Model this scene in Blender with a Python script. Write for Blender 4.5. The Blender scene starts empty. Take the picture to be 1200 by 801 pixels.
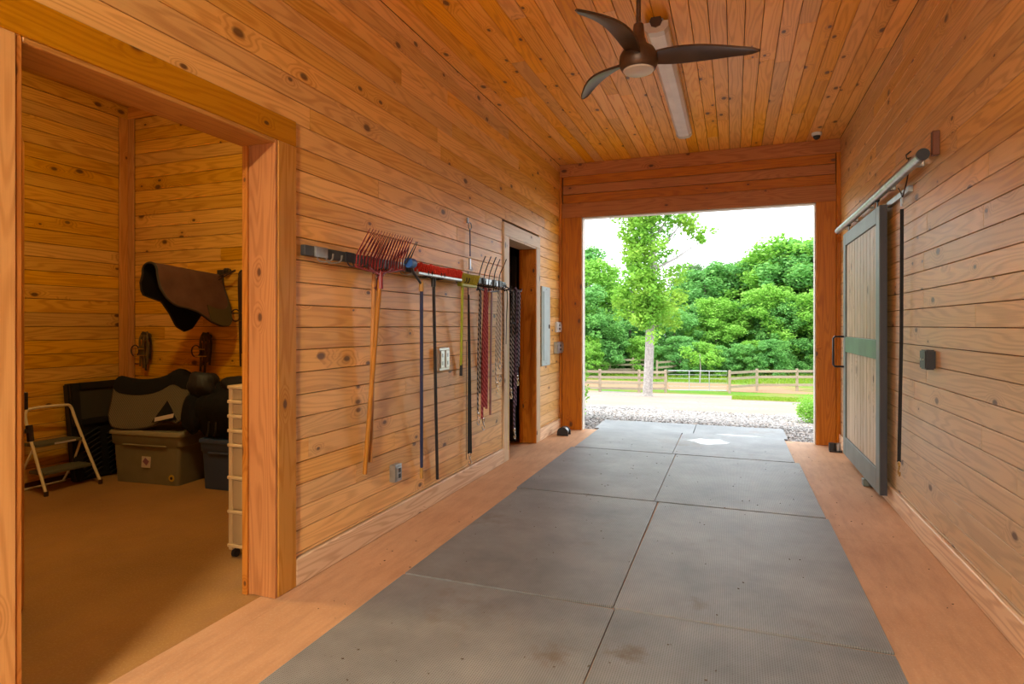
import bpy, bmesh, math, random
import numpy as np
from mathutils import Vector, Matrix, Euler
random.seed(7); rng = np.random.default_rng(7)
S = bpy.context.scene; COL = S.collection
R = math.radians; PI = math.pi

# ------------------------------------------------------------------ camera, world, lights
FPX = 700.0; H = 1.44; YAW = math.atan2(260, FPX); HORIZON = 381.0
cam = bpy.data.cameras.new('camera'); co = bpy.data.objects.new('camera', cam); COL.objects.link(co)
co.location = (0, 0, H); co.rotation_euler = (R(90), 0, YAW)
cam.sensor_width = 36; cam.lens = FPX / 1200 * 36; cam.shift_y = -(400.5 - HORIZON) / 1200
cam.clip_end = 500
S.camera = co
S.view_settings.view_transform = 'Standard'; S.view_settings.look = 'None'
S.view_settings.exposure = 0.88; S.view_settings.gamma = 1.0
w = bpy.data.worlds.new('overcast_sky'); S.world = w; w.use_nodes = True
wn = w.node_tree.nodes; wl = w.node_tree.links; wn.clear()
wo = wn.new('ShaderNodeOutputWorld'); bg = wn.new('ShaderNodeBackground')
tc = wn.new('ShaderNodeTexCoord'); nz = wn.new('ShaderNodeTexNoise'); nz.inputs['Scale'].default_value = 2.5
nz.inputs['Detail'].default_value = 5
cr = wn.new('ShaderNodeValToRGB'); cr.color_ramp.elements[0].position = .3; cr.color_ramp.elements[1].position = .7
cr.color_ramp.elements[0].color = (0.83, 0.92, 1.0, 1); cr.color_ramp.elements[1].color = (0.97, 0.985, 1.0, 1)
wl.new(tc.outputs['Generated'], nz.inputs['Vector']); wl.new(nz.outputs[0], cr.inputs[0])
wl.new(cr.outputs[0], bg.inputs[0]); wl.new(bg.outputs[0], wo.inputs[0])
bg.inputs[1].default_value = 2.2
sun = bpy.data.lights.new('sun', 'SUN'); sun.energy = 1.3; sun.angle = R(12); sun.color = (1, .95, .86)
so = bpy.data.objects.new('sun', sun); COL.objects.link(so); so.rotation_euler = (R(38), R(-12), R(-25))

# ------------------------------------------------------------------ camera geometry helpers (points on real planes)
CS, SN = math.cos(YAW), math.sin(YAW)
def ratio(px):                       # X/Y of the vertical plane through a pixel column
    u = (px - 600) / FPX
    return (u * CS - SN) / (CS + u * SN)
def depth(x, y): return y * CS - x * SN
def zat(x, y, py): return H - (py - HORIZON) * depth(x, y) / FPX
def onX(px, py, X):
    Y = X / ratio(px); return Vector((X, Y, zat(X, Y, py)))
def onY(px, py, Y):
    X = Y * ratio(px); return Vector((X, Y, zat(X, Y, py)))
def onD(px, py, D):
    u = (px - 600) / FPX
    return Vector((D * (u * CS - SN), D * (CS + u * SN), H - (py - HORIZON) * D / FPX))
XL, XR, YE, ZC = -2.275, 1.19, 8.04, 3.67        # left boards, right boards, end wall, ceiling
XLF = -2.257; WB = -2.47                          # casing face, room side of the left wall
def PL(px, py, off=0.0): return onX(px, py, XL + off)
def PR(px, py, off=0.0): return onX(px, py, XR - off)

# ------------------------------------------------------------------ materials
def nt(name):
    m = bpy.data.materials.new(name); m.use_nodes = True
    return m, m.node_tree.nodes, m.node_tree.links, m.node_tree.nodes['Principled BSDF']
def mathn(N, L, op, a, b=None, c=None):
    n = N.new('ShaderNodeMath'); n.operation = op
    for i, v in enumerate((a, b, c)):
        if v is None: continue
        if isinstance(v, (int, float)): n.inputs[i].default_value = v
        else: L.new(v, n.inputs[i])
    return n.outputs[0]
def mixc(N, L, f, a, b, mode='MIX'):
    n = N.new('ShaderNodeMix'); n.data_type = 'RGBA'; n.blend_type = mode
    for s, v in ((n.inputs[0], f), (n.inputs[6], a), (n.inputs[7], b)):
        if isinstance(v, (int, float)): s.default_value = v
        elif isinstance(v, tuple): s.default_value = (*v, 1) if len(v) == 3 else v
        else: L.new(v, s)
    return n.outputs[2]
def ramp(N, L, f, p0, p1, c0=(0, 0, 0), c1=(1, 1, 1)):
    n = N.new('ShaderNodeValToRGB'); e = n.color_ramp.elements
    e[0].position = p0; e[1].position = p1; e[0].color = (*c0, 1); e[1].color = (*c1, 1)
    L.new(f, n.inputs[0]); return n.outputs[0]
def noise(N, L, vec, scale, detail=3, rough=.5):
    n = N.new('ShaderNodeTexNoise'); n.inputs['Scale'].default_value = scale
    n.inputs['Detail'].default_value = detail; n.inputs['Roughness'].default_value = rough
    L.new(vec, n.inputs['Vector']); return n.outputs[0]
def simple(name, col, rough=.5, metal=0, spec=.5, var=0.0, vscale=8, bump=0, bscale=60):
    m, N, L, B = nt(name)
    B.inputs['Base Color'].default_value = (*col, 1); B.inputs['Roughness'].default_value = rough
    B.inputs['Metallic'].default_value = metal; B.inputs['Specular IOR Level'].default_value = spec
    g = N.new('ShaderNodeNewGeometry')
    if var:
        f = noise(N, L, g.outputs['Position'], vscale, 4)
        f = ramp(N, L, f, .3, .7)
        c = mixc(N, L, f, tuple(v * (1 - var) for v in col), tuple(min(1, v * (1 + var)) for v in col))
        L.new(c, B.inputs['Base Color'])
    if bump:
        b = N.new('ShaderNodeBump'); b.inputs['Strength'].default_value = bump; b.inputs['Distance'].default_value = .01
        L.new(noise(N, L, g.outputs['Position'], bscale, 3), b.inputs['Height']); L.new(b.outputs[0], B.inputs['Normal'])
    return m
def wood(name, axis, light, dark, rough=.42, knots=.15, contrast=.5, spec=.28, var=.13, low_pale=0.0, pale=(.60, .48, .34)):
    m, N, L, B = nt(name)
    g = N.new('ShaderNodeNewGeometry'); oi = N.new('ShaderNodeObjectInfo'); sx = N.new('ShaderNodeSeparateXYZ')
    L.new(g.outputs['Position'], sx.inputs[0])
    a = sx.outputs['XYZ'.index(axis)]; o = [sx.outputs[i] for i in range(3) if 'XYZ'[i] != axis]
    b = mathn(N, L, 'ADD', o[0], o[1])
    rnd = oi.outputs['Random']
    a = mathn(N, L, 'MULTIPLY_ADD', rnd, 37.0, a); b = mathn(N, L, 'MULTIPLY_ADD', rnd, 11.3, b)
    def vec(sa, sb):
        c = N.new('ShaderNodeCombineXYZ')
        L.new(mathn(N, L, 'MULTIPLY', a, sa), c.inputs[0]); L.new(mathn(N, L, 'MULTIPLY', b, sb), c.inputs[1]); return c.outputs[0]
    # knots
    v = N.new('ShaderNodeTexVoronoi'); v.voronoi_dimensions = '2D'; v.inputs['Scale'].default_value = 1.0
    L.new(vec(4.2, 7.5), v.inputs['Vector'])
    sep = N.new('ShaderNodeSeparateColor'); L.new(v.outputs['Color'], sep.inputs[0])
    keep = mathn(N, L, 'LESS_THAN', sep.outputs[0], knots)
    size = mathn(N, L, 'MULTIPLY_ADD', sep.outputs[1], .15, .06)
    dn = mathn(N, L, 'DIVIDE', v.outputs['Distance'], size)
    kn = mathn(N, L, 'MULTIPLY', ramp(N, L, dn, .55, 1.0, (1, 1, 1), (0, 0, 0)), keep)
    halo = mathn(N, L, 'MULTIPLY', ramp(N, L, mathn(N, L, 'MULTIPLY', dn, .3), .2, 1.0, (1, 1, 1), (0, 0, 0)), keep)
    # cathedral grain: contour lines of a stretched noise, bent around the knots
    n1 = noise(N, L, vec(.55, 6.0), 1.0, 2, .4)
    n1 = mathn(N, L, 'MULTIPLY_ADD', halo, .18, n1)
    s = mathn(N, L, 'SINE', mathn(N, L, 'MULTIPLY', n1, 95.0))
    lines = ramp(N, L, mathn(N, L, 'MULTIPLY_ADD', s, .5, .5), .35, .98)
    fine = noise(N, L, vec(3.0, 160.0), 1.0, 3, .6)
    f = mathn(N, L, 'MULTIPLY', lines, contrast)
    f = mathn(N, L, 'ADD', f, mathn(N, L, 'MULTIPLY_ADD', fine, .9, -.4))
    big = noise(N, L, vec(1.1, 5.0), 1.0, 2)
    f = mathn(N, L, 'ADD', f, mathn(N, L, 'MULTIPLY_ADD', big, .7, -.35)); 
    f = mathn(N, L, 'ADD', f, mathn(N, L, 'MULTIPLY', halo, .35))
    n = N.new('ShaderNodeClamp'); L.new(f, n.inputs[0])
    c = mixc(N, L, n.outputs[0], light, dark)
    hv = N.new('ShaderNodeHueSaturation'); L.new(c, hv.inputs['Color'])
    wv = N.new('ShaderNodeTexWhiteNoise'); wv.noise_dimensions = '1D'; L.new(mathn(N, L, 'MULTIPLY', rnd, 91.7), wv.inputs['W'])
    L.new(mathn(N, L, 'MULTIPLY_ADD', rnd, 2 * var, 1 - var), hv.inputs['Value'])
    L.new(mathn(N, L, 'MULTIPLY_ADD', wv.outputs[0], .18, .97), hv.inputs['Saturation'])
    c = hv.outputs[0]
    if low_pale:
        bl = noise(N, L, g.outputs['Position'], .9, 3)
        z = mathn(N, L, 'MULTIPLY_ADD', sx.outputs[2], -.42, 1.22)          # paler towards the floor: weathering, plus doorway glare painted on the left wall
        bf = mathn(N, L, 'MULTIPLY', ramp(N, L, mathn(N, L, 'ADD', bl, mathn(N, L, 'MULTIPLY_ADD', z, 1, -.5)), .3, .9), low_pale)
        c = mixc(N, L, bf, c, mixc(N, L, mathn(N, L, 'MULTIPLY', n.outputs[0], .6), pale, tuple(x * .55 for x in pale)))
    c = mixc(N, L, mathn(N, L, 'MULTIPLY', kn, .85), c, (.075, .028, .012))
    L.new(c, B.inputs['Base Color'])
    B.inputs['Roughness'].default_value = rough; B.inputs['Specular IOR Level'].default_value = spec
    bp = N.new('ShaderNodeBump'); bp.inputs['Strength'].default_value = .25; bp.inputs['Distance'].default_value = .002
    L.new(mathn(N, L, 'ADD', fine, mathn(N, L, 'MULTIPLY', lines, -.4)), bp.inputs['Height']); L.new(bp.outputs[0], B.inputs['Normal'])
    return m
PINE_L, PINE_D = (.66, .33, .125), (.42, .16, .045)
W_LEFT = wood('pine_boards_aisle', 'Y', (.82, .46, .145), (.55, .24, .055), spec=.45, low_pale=.25, pale=(.76, .57, .36))  # low pale wash puts the doorway glare into the board colour
W_RIGHT = wood('pine_boards_weathered', 'Y', (.74, .44, .17), (.48, .23, .08), spec=.45, low_pale=.7, pale=(.70, .54, .36))
W_CEIL = wood('pine_ceiling_boards', 'Y', (.95, .48, .125), (.68, .27, .05), knots=.16)
W_END = wood('stained_shaded_boards_end', 'X', (.52, .185, .04), (.32, .09, .015), knots=.16)  # redder stain, with the backlit wall's shade put into the colour
W_ENDV = wood('stained_shaded_post_end', 'Z', (.58, .205, .035), (.36, .10, .014), knots=.1)  # upright trim: same stain, backlit shade included in its tone
W_ROOMX = wood('pine_room_side', 'X', (.72, .42, .10), (.46, .22, .04), knots=.14)
W_ROOMY = wood('pine_room_back', 'Y', (.72, .42, .10), (.46, .22, .04), knots=.14)
W_CASV = wood('pine_casing_upright', 'Z', (.60, .31, .11), (.42, .18, .05), knots=.12)
W_JAMB = wood('pine_jamb_upright', 'Z', (.52, .21, .06), (.33, .11, .028), knots=.12)
W_CASY = wood('pine_casing_head', 'Y', (.56, .27, .075), (.38, .15, .035), knots=.12)
W_CASP = wood('pale_casing_upright', 'Z', (.66, .50, .33), (.50, .35, .21), knots=.1)
W_CASPY = wood('pale_casing_head', 'Y', (.66, .50, .33), (.50, .35, .21), knots=.1)
W_BASE = wood('worn_baseboard', 'Y', (.82, .62, .44), (.62, .42, .28), knots=.05, contrast=.8)
W_TRIMX = wood('pine_trim_across', 'X', (.66, .33, .10), (.44, .18, .045), knots=.1)
W_DOOR = wood('weathered_door_boards', 'Z', (.60, .47, .33), (.40, .29, .18), knots=.1, contrast=.8)
W_HANDLE = wood('tool_handle_wood', 'Z', (.48, .22, .06), (.34, .14, .035), knots=0)
W_FENCE = wood('fence_wood', 'X', (.33, .27, .20), (.22, .17, .12), knots=0)
W_BLOCK = simple('dark_stained_block', (.15, .045, .015), .5)
JOINT = simple('dark_joint', (.10, .045, .018), .9)
PLAINWOOD = wood('plain_wood', 'Y', PINE_L, PINE_D)
GREEN = simple('green_door_frame', (.13, .16, .15), .45, var=.25, vscale=3)
GREENM = simple('green_door_rail', (.07, .19, .09), .4, var=.3, vscale=4)
CHAR = simple('charcoal_door_edge', (.035, .035, .045), .5)
GALV = simple('galvanised_steel', (.42, .44, .44), .38, .85, var=.2, vscale=20)
STEEL = simple('dull_steel', (.35, .36, .38), .35, .9)
CHROME = simple('bright_snap_metal', (.6, .55, .48), .25, 1)
BRASS = simple('brass_metal', (.55, .36, .12), .3, 1)
BLACK = simple('black_plastic', (.012, .012, .014), .45)
BLACKM = simple('black_metal', (.03, .03, .034), .4, .4)
BLACKF = simple('black_fabric', (.013, .013, .016), .9, spec=.15, bump=.5, bscale=90)
BRONZE = simple('fan_bronze', (.105, .065, .042), .38, .55, var=.2)
FANB = simple('fan_blade_underside', (.20, .18, .16), .42, .2, var=.15)
LENS = simple('cloudy_lens', (.62, .56, .48), .35)
DIFF = simple('dusty_diffuser', (.78, .72, .66), .4, var=.08, vscale=5)
WHITE = simple('white_enamel', (.72, .70, .66), .4)
PANEL = simple('grey_blue_panel', (.40, .50, .51), .4, var=.08)
ALU = simple('brushed_plate', (.55, .56, .56), .35, .7)
WEB = simple('nylon_webbing', (.010, .010, .012), .75, bump=.4, bscale=300)
RED = simple('red_plastic', (.27, .022, .025), .4)
REDB = simple('red_bristles', (.75, .05, .03), .6, bump=.8, bscale=120)
DKRED = simple('dark_red_tine', (.10, .018, .022), .4)
NAVY = simple('navy_handle', (.02, .03, .09), .35)
BLUE = simple('blue_cap', (.03, .14, .48), .4)
GOLD = simple('tan_tip', (.45, .25, .06), .5)
LIME = simple('lime_plastic', (.38, .45, .03), .45)
LIMEB = simple('yellow_bristles', (.50, .48, .05), .6, bump=.8, bscale=200)
def rope(name, c1, c2, sc=55):
    m, N, L, B = nt(name); g = N.new('ShaderNodeNewGeometry')
    wv = N.new('ShaderNodeTexWave'); wv.bands_direction = 'DIAGONAL'; wv.inputs['Scale'].default_value = sc / 4
    L.new(g.outputs['Position'], wv.inputs['Vector'])
    L.new(mixc(N, L, ramp(N, L, wv.outputs['Fac'], .4, .6), c1, c2), B.inputs['Base Color'])
    B.inputs['Roughness'].default_value = .85; return m
ROPE_BW = rope('black_white_rope', (.008, .008, .01), (.22, .20, .20))
ROPE_R = rope('red_rope', (.20, .015, .025), (.36, .08, .09))
ROPE_G = rope('grey_rope', (.30, .27, .25), (.55, .52, .48))
ROPE_P = rope('purple_black_rope', (.015, .01, .02), (.16, .10, .18))
ROPE_N = rope('navy_rope', (.012, .014, .04), (.2, .2, .26))
LEATHER = simple('brown_leather', (.26, .055, .02), .5, var=.2)
DLEATHER = simple('dark_leather', (.045, .022, .014), .45)
OLEATHER = simple('olive_leather', (.11, .075, .03), .5)
CREAM = simple('cream_plastic', (.62, .44, .22), .4)
CREAMT = simple('cream_tube', (.70, .62, .46), .35)
TREAD = simple('olive_grey_tread', (.10, .095, .065), .7, bump=.4, bscale=200)
TOTEG = simple('olive_grey_tote', (.19, .18, .125), .42, var=.08)
TOTEB = simple('blue_tote', (.035, .065, .17), .42)
TUBC = simple('cloudy_drawer', (.40, .27, .13), .3)
STICK = simple('white_sticker', (.55, .5, .48), .5)
YEL = simple('yellow_sticker', (.55, .40, .04), .5)
PADB = simple('brown_pad_cloth', (.115, .06, .045), .95, spec=.1, var=.18, vscale=6, bump=.5, bscale=220)
OLPATCH = simple('olive_patch', (.06, .045, .014), .8)
PIPING = simple('dark_piping', (.03, .022, .018), .7)
def quilt():
    m, N, L, B = nt('quilted_charcoal'); g = N.new('ShaderNodeTexCoord'); sx = N.new('ShaderNodeSeparateXYZ'); L.new(g.outputs['Object'], sx.inputs[0])
    x = mathn(N, L, 'MULTIPLY', sx.outputs[0], 1.0)
    p = mathn(N, L, 'SINE', mathn(N, L, 'MULTIPLY', mathn(N, L, 'ADD', x, sx.outputs[2]), 150.0))
    q = mathn(N, L, 'SINE', mathn(N, L, 'MULTIPLY', mathn(N, L, 'SUBTRACT', x, sx.outputs[2]), 150.0))
    h = mathn(N, L, 'MINIMUM', mathn(N, L, 'ABSOLUTE', p), mathn(N, L, 'ABSOLUTE', q))
    L.new(mixc(N, L, ramp(N, L, h, .1, .6), (.02, .018, .014), (.19, .165, .12)), B.inputs['Base Color'])
    b = N.new('ShaderNodeBump'); b.inputs['Strength'].default_value = .6; b.inputs['Distance'].default_value = .004
    L.new(h, b.inputs['Height']); L.new(b.outputs[0], B.inputs['Normal']); B.inputs['Roughness'].default_value = .8
    return m
QUILT = quilt()
def concrete(name, c1, c2, c3):
    m, N, L, B = nt(name); g = N.new('ShaderNodeNewGeometry'); P = g.outputs['Position']
    f = ramp(N, L, noise(N, L, P, 1.3, 5, .6), .3, .7)
    c = mixc(N, L, f, c1, c2)
    sp = ramp(N, L, noise(N, L, P, 90, 3, .7), .5, .75); c = mixc(N, L, mathn(N, L, 'MULTIPLY', sp, .6), c, c3)
    mp = N.new('ShaderNodeMapping'); mp.inputs['Scale'].default_value = (7, 1.2, 1); L.new(P, mp.inputs[0])
    st = ramp(N, L, noise(N, L, mp.outputs[0], 2.0, 5, .7), .45, .8); c = mixc(N, L, mathn(N, L, 'MULTIPLY', st, .55), c, (.30, .16, .09))
    L.new(c, B.inputs['Base Color']); B.inputs['Roughness'].default_value = .62; B.inputs['Specular IOR Level'].default_value = .3
    b = N.new('ShaderNodeBump'); b.inputs['Strength'].default_value = .3; b.inputs['Distance'].default_value = .003
    L.new(noise(N, L, P, 120, 4, .7), b.inputs['Height']); L.new(b.outputs[0], B.inputs['Normal'])
    return m
CONC = concrete('terracotta_concrete', (.62, .36, .205), (.48, .26, .135), (.62, .44, .3))
CONCR = concrete('stained_room_concrete', (.40, .215, .07), (.26, .135, .04), (.5, .3, .14))
def rubber():
    m, N, L, B = nt('studded_rubber'); g = N.new('ShaderNodeNewGeometry'); P = g.outputs['Position']
    oi = N.new('ShaderNodeObjectInfo'); sx = N.new('ShaderNodeSeparateXYZ'); L.new(P, sx.inputs[0])
    k = 2 * PI / .021
    p = mathn(N, L, 'SINE', mathn(N, L, 'MULTIPLY', mathn(N, L, 'ADD', sx.outputs[0], sx.outputs[1]), k))
    q = mathn(N, L, 'SINE', mathn(N, L, 'MULTIPLY', mathn(N, L, 'SUBTRACT', sx.outputs[0], sx.outputs[1]), k))
    h = mathn(N, L, 'MULTIPLY_ADD', mathn(N, L, 'MULTIPLY', p, q), .5, .5)
    n = noise(N, L, P, 1.6, 5, .65)
    base = mixc(N, L, ramp(N, L, n, .3, .7), (.155, .165, .18), (.31, .325, .345))
    c = mixc(N, L, mathn(N, L, 'MULTIPLY', ramp(N, L, h, .5, .9), .75), base, (.06, .062, .066))
    dust = ramp(N, L, noise(N, L, P, 60, 3, .7), .66, .74); c = mixc(N, L, mathn(N, L, 'MULTIPLY', dust, .6), c, (.05, .045, .04))
    dirt = ramp(N, L, mathn(N, L, 'ADD', noise(N, L, P, .9, 2), mathn(N, L, 'MULTIPLY', noise(N, L, P, 9, 4, .7), .4)), .82, .98)
    c = mixc(N, L, mathn(N, L, 'MULTIPLY', dirt, .6), c, (.13, .09, .05))
    for (qx, qy, qr, qs) in ((650, 770, .36, .8), (735, 768, .30, .9), (820, 712, .22, .7), (690, 640, .25, .3), (560, 690, .3, .25)):
        D_ = 1.44 * 700 / (qy - 381); u_ = (qx - 600) / 700
        dd = N.new('ShaderNodeVectorMath'); dd.operation = 'DISTANCE'; L.new(P, dd.inputs[0]); dd.inputs[1].default_value = (D_ * (u_ * CS - SN), D_ * (CS + u_ * SN), .013)
        ff = mathn(N, L, 'ADD', mathn(N, L, 'DIVIDE', dd.outputs['Value'], qr), mathn(N, L, 'MULTIPLY', noise(N, L, P, 9, 5, .7), 1.4))
        c = mixc(N, L, mathn(N, L, 'MULTIPLY', ramp(N, L, ff, .6, 2.0, (1, 1, 1), (0, 0, 0)), qs), c, (.115, .075, .04))
    hv = N.new('ShaderNodeHueSaturation'); L.new(c, hv.inputs['Color'])
    L.new(mathn(N, L, 'MULTIPLY_ADD', oi.outputs['Random'], .2, .9), hv.inputs['Value'])
    L.new(hv.outputs[0], B.inputs['Base Color']); B.inputs['Roughness'].default_value = .5; B.inputs['Specular IOR Level'].default_value = .5
    b = N.new('ShaderNodeBump'); b.inputs['Strength'].default_value = .35; b.inputs['Distance'].default_value = .003
    L.new(mathn(N, L, 'MULTIPLY', h, -1), b.inputs['Height']); L.new(b.outputs[0], B.inputs['Normal'])
    return m
RUB = rubber()
WET = simple('wet_film', (.30, .31, .32), .16, spec=1.0)
def ground(name, c1, c2, c3, sc):
    m, N, L, B = nt(name); g = N.new('ShaderNodeNewGeometry'); P = g.outputs['Position']
    v = N.new('ShaderNodeTexVoronoi'); v.inputs['Scale'].default_value = sc; L.new(P, v.inputs['Vector'])
    sp = N.new('ShaderNodeSeparateColor'); L.new(v.outputs['Color'], sp.inputs[0])
    c = mixc(N, L, sp.outputs[0], c1, c2)
    c = mixc(N, L, ramp(N, L, noise(N, L, P, .5, 4), .4, .65), c, c3)
    L.new(c, B.inputs['Base Color']); B.inputs['Roughness'].default_value = .95; B.inputs['Specular IOR Level'].default_value = .1
    b = N.new('ShaderNodeBump'); b.inputs['Strength'].default_value = .6; b.inputs['Distance'].default_value = .02
    L.new(v.outputs['Distance'], b.inputs['Height']); L.new(b.outputs[0], B.inputs['Normal'])
    return m
GRAVEL = ground('pale_gravel', (.17, .15, .14), (.37, .335, .31), (.36, .26, .19), 28)
STONE = simple('gravel_stone', (.30, .29, .285), .9)
N_ = STONE.node_tree; _oi = N_.nodes.new('ShaderNodeNewGeometry')
N_.links.new(ramp(N_.nodes, N_.links, _oi.outputs['Random Per Island'], 0, 1, (.10, .095, .09), (.55, .52, .50)), N_.nodes['Principled BSDF'].inputs['Base Color'])
LAWN = ground('lawn_ground', (.08, .19, .02), (.13, .26, .03), (.22, .20, .06), 20)
DIRT = ground('red_dirt', (.34, .21, .13), (.28, .17, .09), (.32, .2, .12), 15)
def leaf(name, c1, c2, c3):
    m, N, L, B = nt(name); g = N.new('ShaderNodeNewGeometry')
    f = ramp(N, L, g.outputs['Random Per Island'], .0, 1.0)
    c = mixc(N, L, f, c1, c2)
    c = mixc(N, L, ramp(N, L, noise(N, L, g.outputs['Position'], .6, 3), .42, .68), c, c3)
    L.new(c, B.inputs['Base Color']); B.inputs['Roughness'].default_value = .6; B.inputs['Specular IOR Level'].default_value = .2
    t = N.new('ShaderNodeBsdfTranslucent'); L.new(c, t.inputs[0]); mx = N.new('ShaderNodeMixShader'); mx.inputs[0].default_value = .35
    L.new(B.outputs[0], mx.inputs[1]); L.new(t.outputs[0], mx.inputs[2]); L.new(mx.outputs[0], N['Material Output'].inputs[0])
    return m
LEAF_A = leaf('maple_leaves', (.13, .36, .035), (.26, .52, .07), (.30, .50, .06))
LEAF_B = leaf('forest_leaves', (.13, .36, .08), (.24, .50, .12), (.17, .42, .12))
LEAF_C = leaf('bright_forest_leaves', (.18, .42, .05), (.32, .58, .09), (.24, .50, .08))
LEAF_D = leaf('pine_needles', (.12, .26, .10), (.20, .34, .14), (.24, .30, .16))
BARK = simple('grey_bark', (.30, .27, .25), .9, var=.3, vscale=12, bump=.8, bscale=20)
BARKD = simple('dark_bark', (.20, .16, .13), .9)

# ------------------------------------------------------------------ mesh helpers
class MB:
    def __init__(s): s.v = []; s.f = []
    def add(s, vs, fs):
        o = len(s.v); s.v += [tuple(v) for v in vs]; s.f += [tuple(i + o for i in f) for f in fs]; return s
    def box(s, c, d, M=None, ch=0.0):
        x, y, z = (d[0] / 2, d[1] / 2, d[2] / 2)
        if ch <= 0:
            vs = [Vector((a * x, b * y, e * z)) for a in (-1, 1) for b in (-1, 1) for e in (-1, 1)]
            fs = [(0, 1, 3, 2), (4, 6, 7, 5), (0, 4, 5, 1), (2, 3, 7, 6), (0, 2, 6, 4), (1, 5, 7, 3)]
        else:
            bm = bmesh.new(); bmesh.ops.create_cube(bm, size=1, matrix=Matrix.Diagonal((d[0], d[1], d[2], 1)))
            bmesh.ops.bevel(bm, geom=bm.edges[:], offset=ch, segments=2 if ch > .006 else 1, affect='EDGES', clamp_overlap=True)
            vs = [v.co.copy() for v in bm.verts]; bm.verts.index_update(); fs = [[v.index for v in f.verts] for f in bm.faces]; bm.free()
        if M is not None: vs = [M @ v for v in vs]
        c = Vector(c); return s.add([v + c for v in vs], fs)
    def span(s, a, b, ch=0.0):
        return s.box([(a[i] + b[i]) / 2 for i in range(3)], [abs(b[i] - a[i]) for i in range(3)], None, ch)
    def tube(s, pts, r, n=8, cap=True, closed=False, flat=1.0, up=None):
        pts = [Vector(p) for p in pts]; rs = r if isinstance(r, (list, tuple)) else [r] * len(pts); m = len(pts); rings = []
        prev = None
        for i, p in enumerate(pts):
            if closed: t = pts[(i + 1) % m] - pts[i - 1]
            else: t = pts[min(i + 1, m - 1)] - pts[max(i - 1, 0)]
            if t.length < 1e-9: t = Vector((0, 0, 1))
            t.normalize()
            if prev is None:
                u = Vector(up) if up else (Vector((0, 0, 1)) if abs(t.z) < .9 else Vector((1, 0, 0)))
            else: u = prev
            u = (u - t * u.dot(t))
            if u.length < 1e-6: u = t.orthogonal()
            u.normalize(); prev = u; q = t.cross(u)
            rings.append([p + (u * math.cos(2 * PI * k / n) + q * math.sin(2 * PI * k / n) * flat) * rs[i] for k in range(n)])
        vs = [v for g in rings for v in g]; fs = []
        for i in range(m if closed else m - 1):
            for k in range(n):
                j = (i + 1) % m
                fs.append((i * n + k, i * n + (k + 1) % n, j * n + (k + 1) % n, j * n + k))
        if cap and not closed: fs.append(tuple(range(n))[::-1]); fs.append(tuple((m - 1) * n + k for k in range(n)))
        return s.add(vs, fs)
    def lathe(s, prof, c, n=24, M=None):
        vs = []; fs = []; m = len(prof)
        for r, z in prof:
            for k in range(n): vs.append(Vector((r * math.cos(2 * PI * k / n), r * math.sin(2 * PI * k / n), z)))
        for i in range(m - 1):
            for k in range(n): fs.append((i * n + k, i * n + (k + 1) % n, (i + 1) * n + (k + 1) % n, (i + 1) * n + k))
        fs.append(tuple(range(n))[::-1]); fs.append(tuple((m - 1) * n + k for k in range(n)))
        if M is not None: vs = [M @ v for v in vs]
        c = Vector(c); return s.add([v + c for v in vs], fs)
    def prism(s, pts, ax, t):              # outline (list of 3D points) extruded by vector
        n = len(pts); e = Vector(ax) * t; pts = [Vector(p) for p in pts]
        fs = [tuple(range(n)), tuple(range(2 * n - 1, n - 1, -1))] + [(k, k + n, (k + 1) % n + n, (k + 1) % n) for k in range(n)]
        return s.add(pts + [p + e for p in pts], fs)
    def sheet(s, grid, t=.006):            # grid[i][j] of points, given thickness along normals
        m = len(grid); n = len(grid[0]); G = [[Vector(p) for p in r] for r in grid]; top = []; bot = []
        for i in range(m):
            for j in range(n):
                a = G[min(i + 1, m - 1)][j] - G[max(i - 1, 0)][j]; b = G[i][min(j + 1, n - 1)] - G[i][max(j - 1, 0)]
                nn = a.cross(b); nn = nn.normalized() if nn.length > 1e-9 else Vector((0, 0, 1))
                top.append(G[i][j] + nn * t / 2); bot.append(G[i][j] - nn * t / 2)
        fs = []; o = m * n
        for i in range(m - 1):
            for j in range(n - 1):
                a, b, c, d = i * n + j, i * n + j + 1, (i + 1) * n + j + 1, (i + 1) * n + j
                fs += [(a, b, c, d)[::-1], (a + o, b + o, c + o, d + o)]
        for j in range(n - 1):
            a, b = j, j + 1; fs.append((a, b, b + o, a + o)); a, b = (m - 1) * n + j, (m - 1) * n + j + 1; fs.append((b, a, a + o, b + o))
        for i in range(m - 1):
            a, b = i * n, (i + 1) * n; fs.append((b, a, a + o, b + o)); a, b = i * n + n - 1, (i + 1) * n + n - 1; fs.append((a, b, b + o, a + o))
        return s.add(top + bot, fs)
    def build(s, name, mat, parent=None, smooth=False, kind=None, label=None):
        me = bpy.data.meshes.new(name)
        off = Vector(parent['_base']) if parent is not None and '_base' in parent else None
        vs = s.v if off is None else [(v[0] - off.x, v[1] - off.y, v[2] - off.z) for v in s.v]
        me.from_pydata(vs, [], s.f); me.update()
        bm = bmesh.new(); bm.from_mesh(me); bmesh.ops.recalc_face_normals(bm, faces=bm.faces)
        if smooth:
            for f in bm.faces: f.smooth = True
            for e in bm.edges:
                if len(e.link_faces) == 2 and e.calc_face_angle(0) > R(38): e.smooth = False
        bm.to_mesh(me); bm.free()
        me.materials.append(mat)
        o = bpy.data.objects.new(name, me); COL.objects.link(o)
        if parent is not None:
            o.parent = parent
            o['_base'] = parent['_base'] if '_base' in parent else (0, 0, 0)
        if kind: o['kind'] = kind
        if label: o['label'] = label
        return o
def tag(o, label, cat, group=None, kind=None):
    o['label'] = label; o['category'] = cat
    if group: o['group'] = group
    if kind: o['kind'] = kind
    return o
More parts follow.
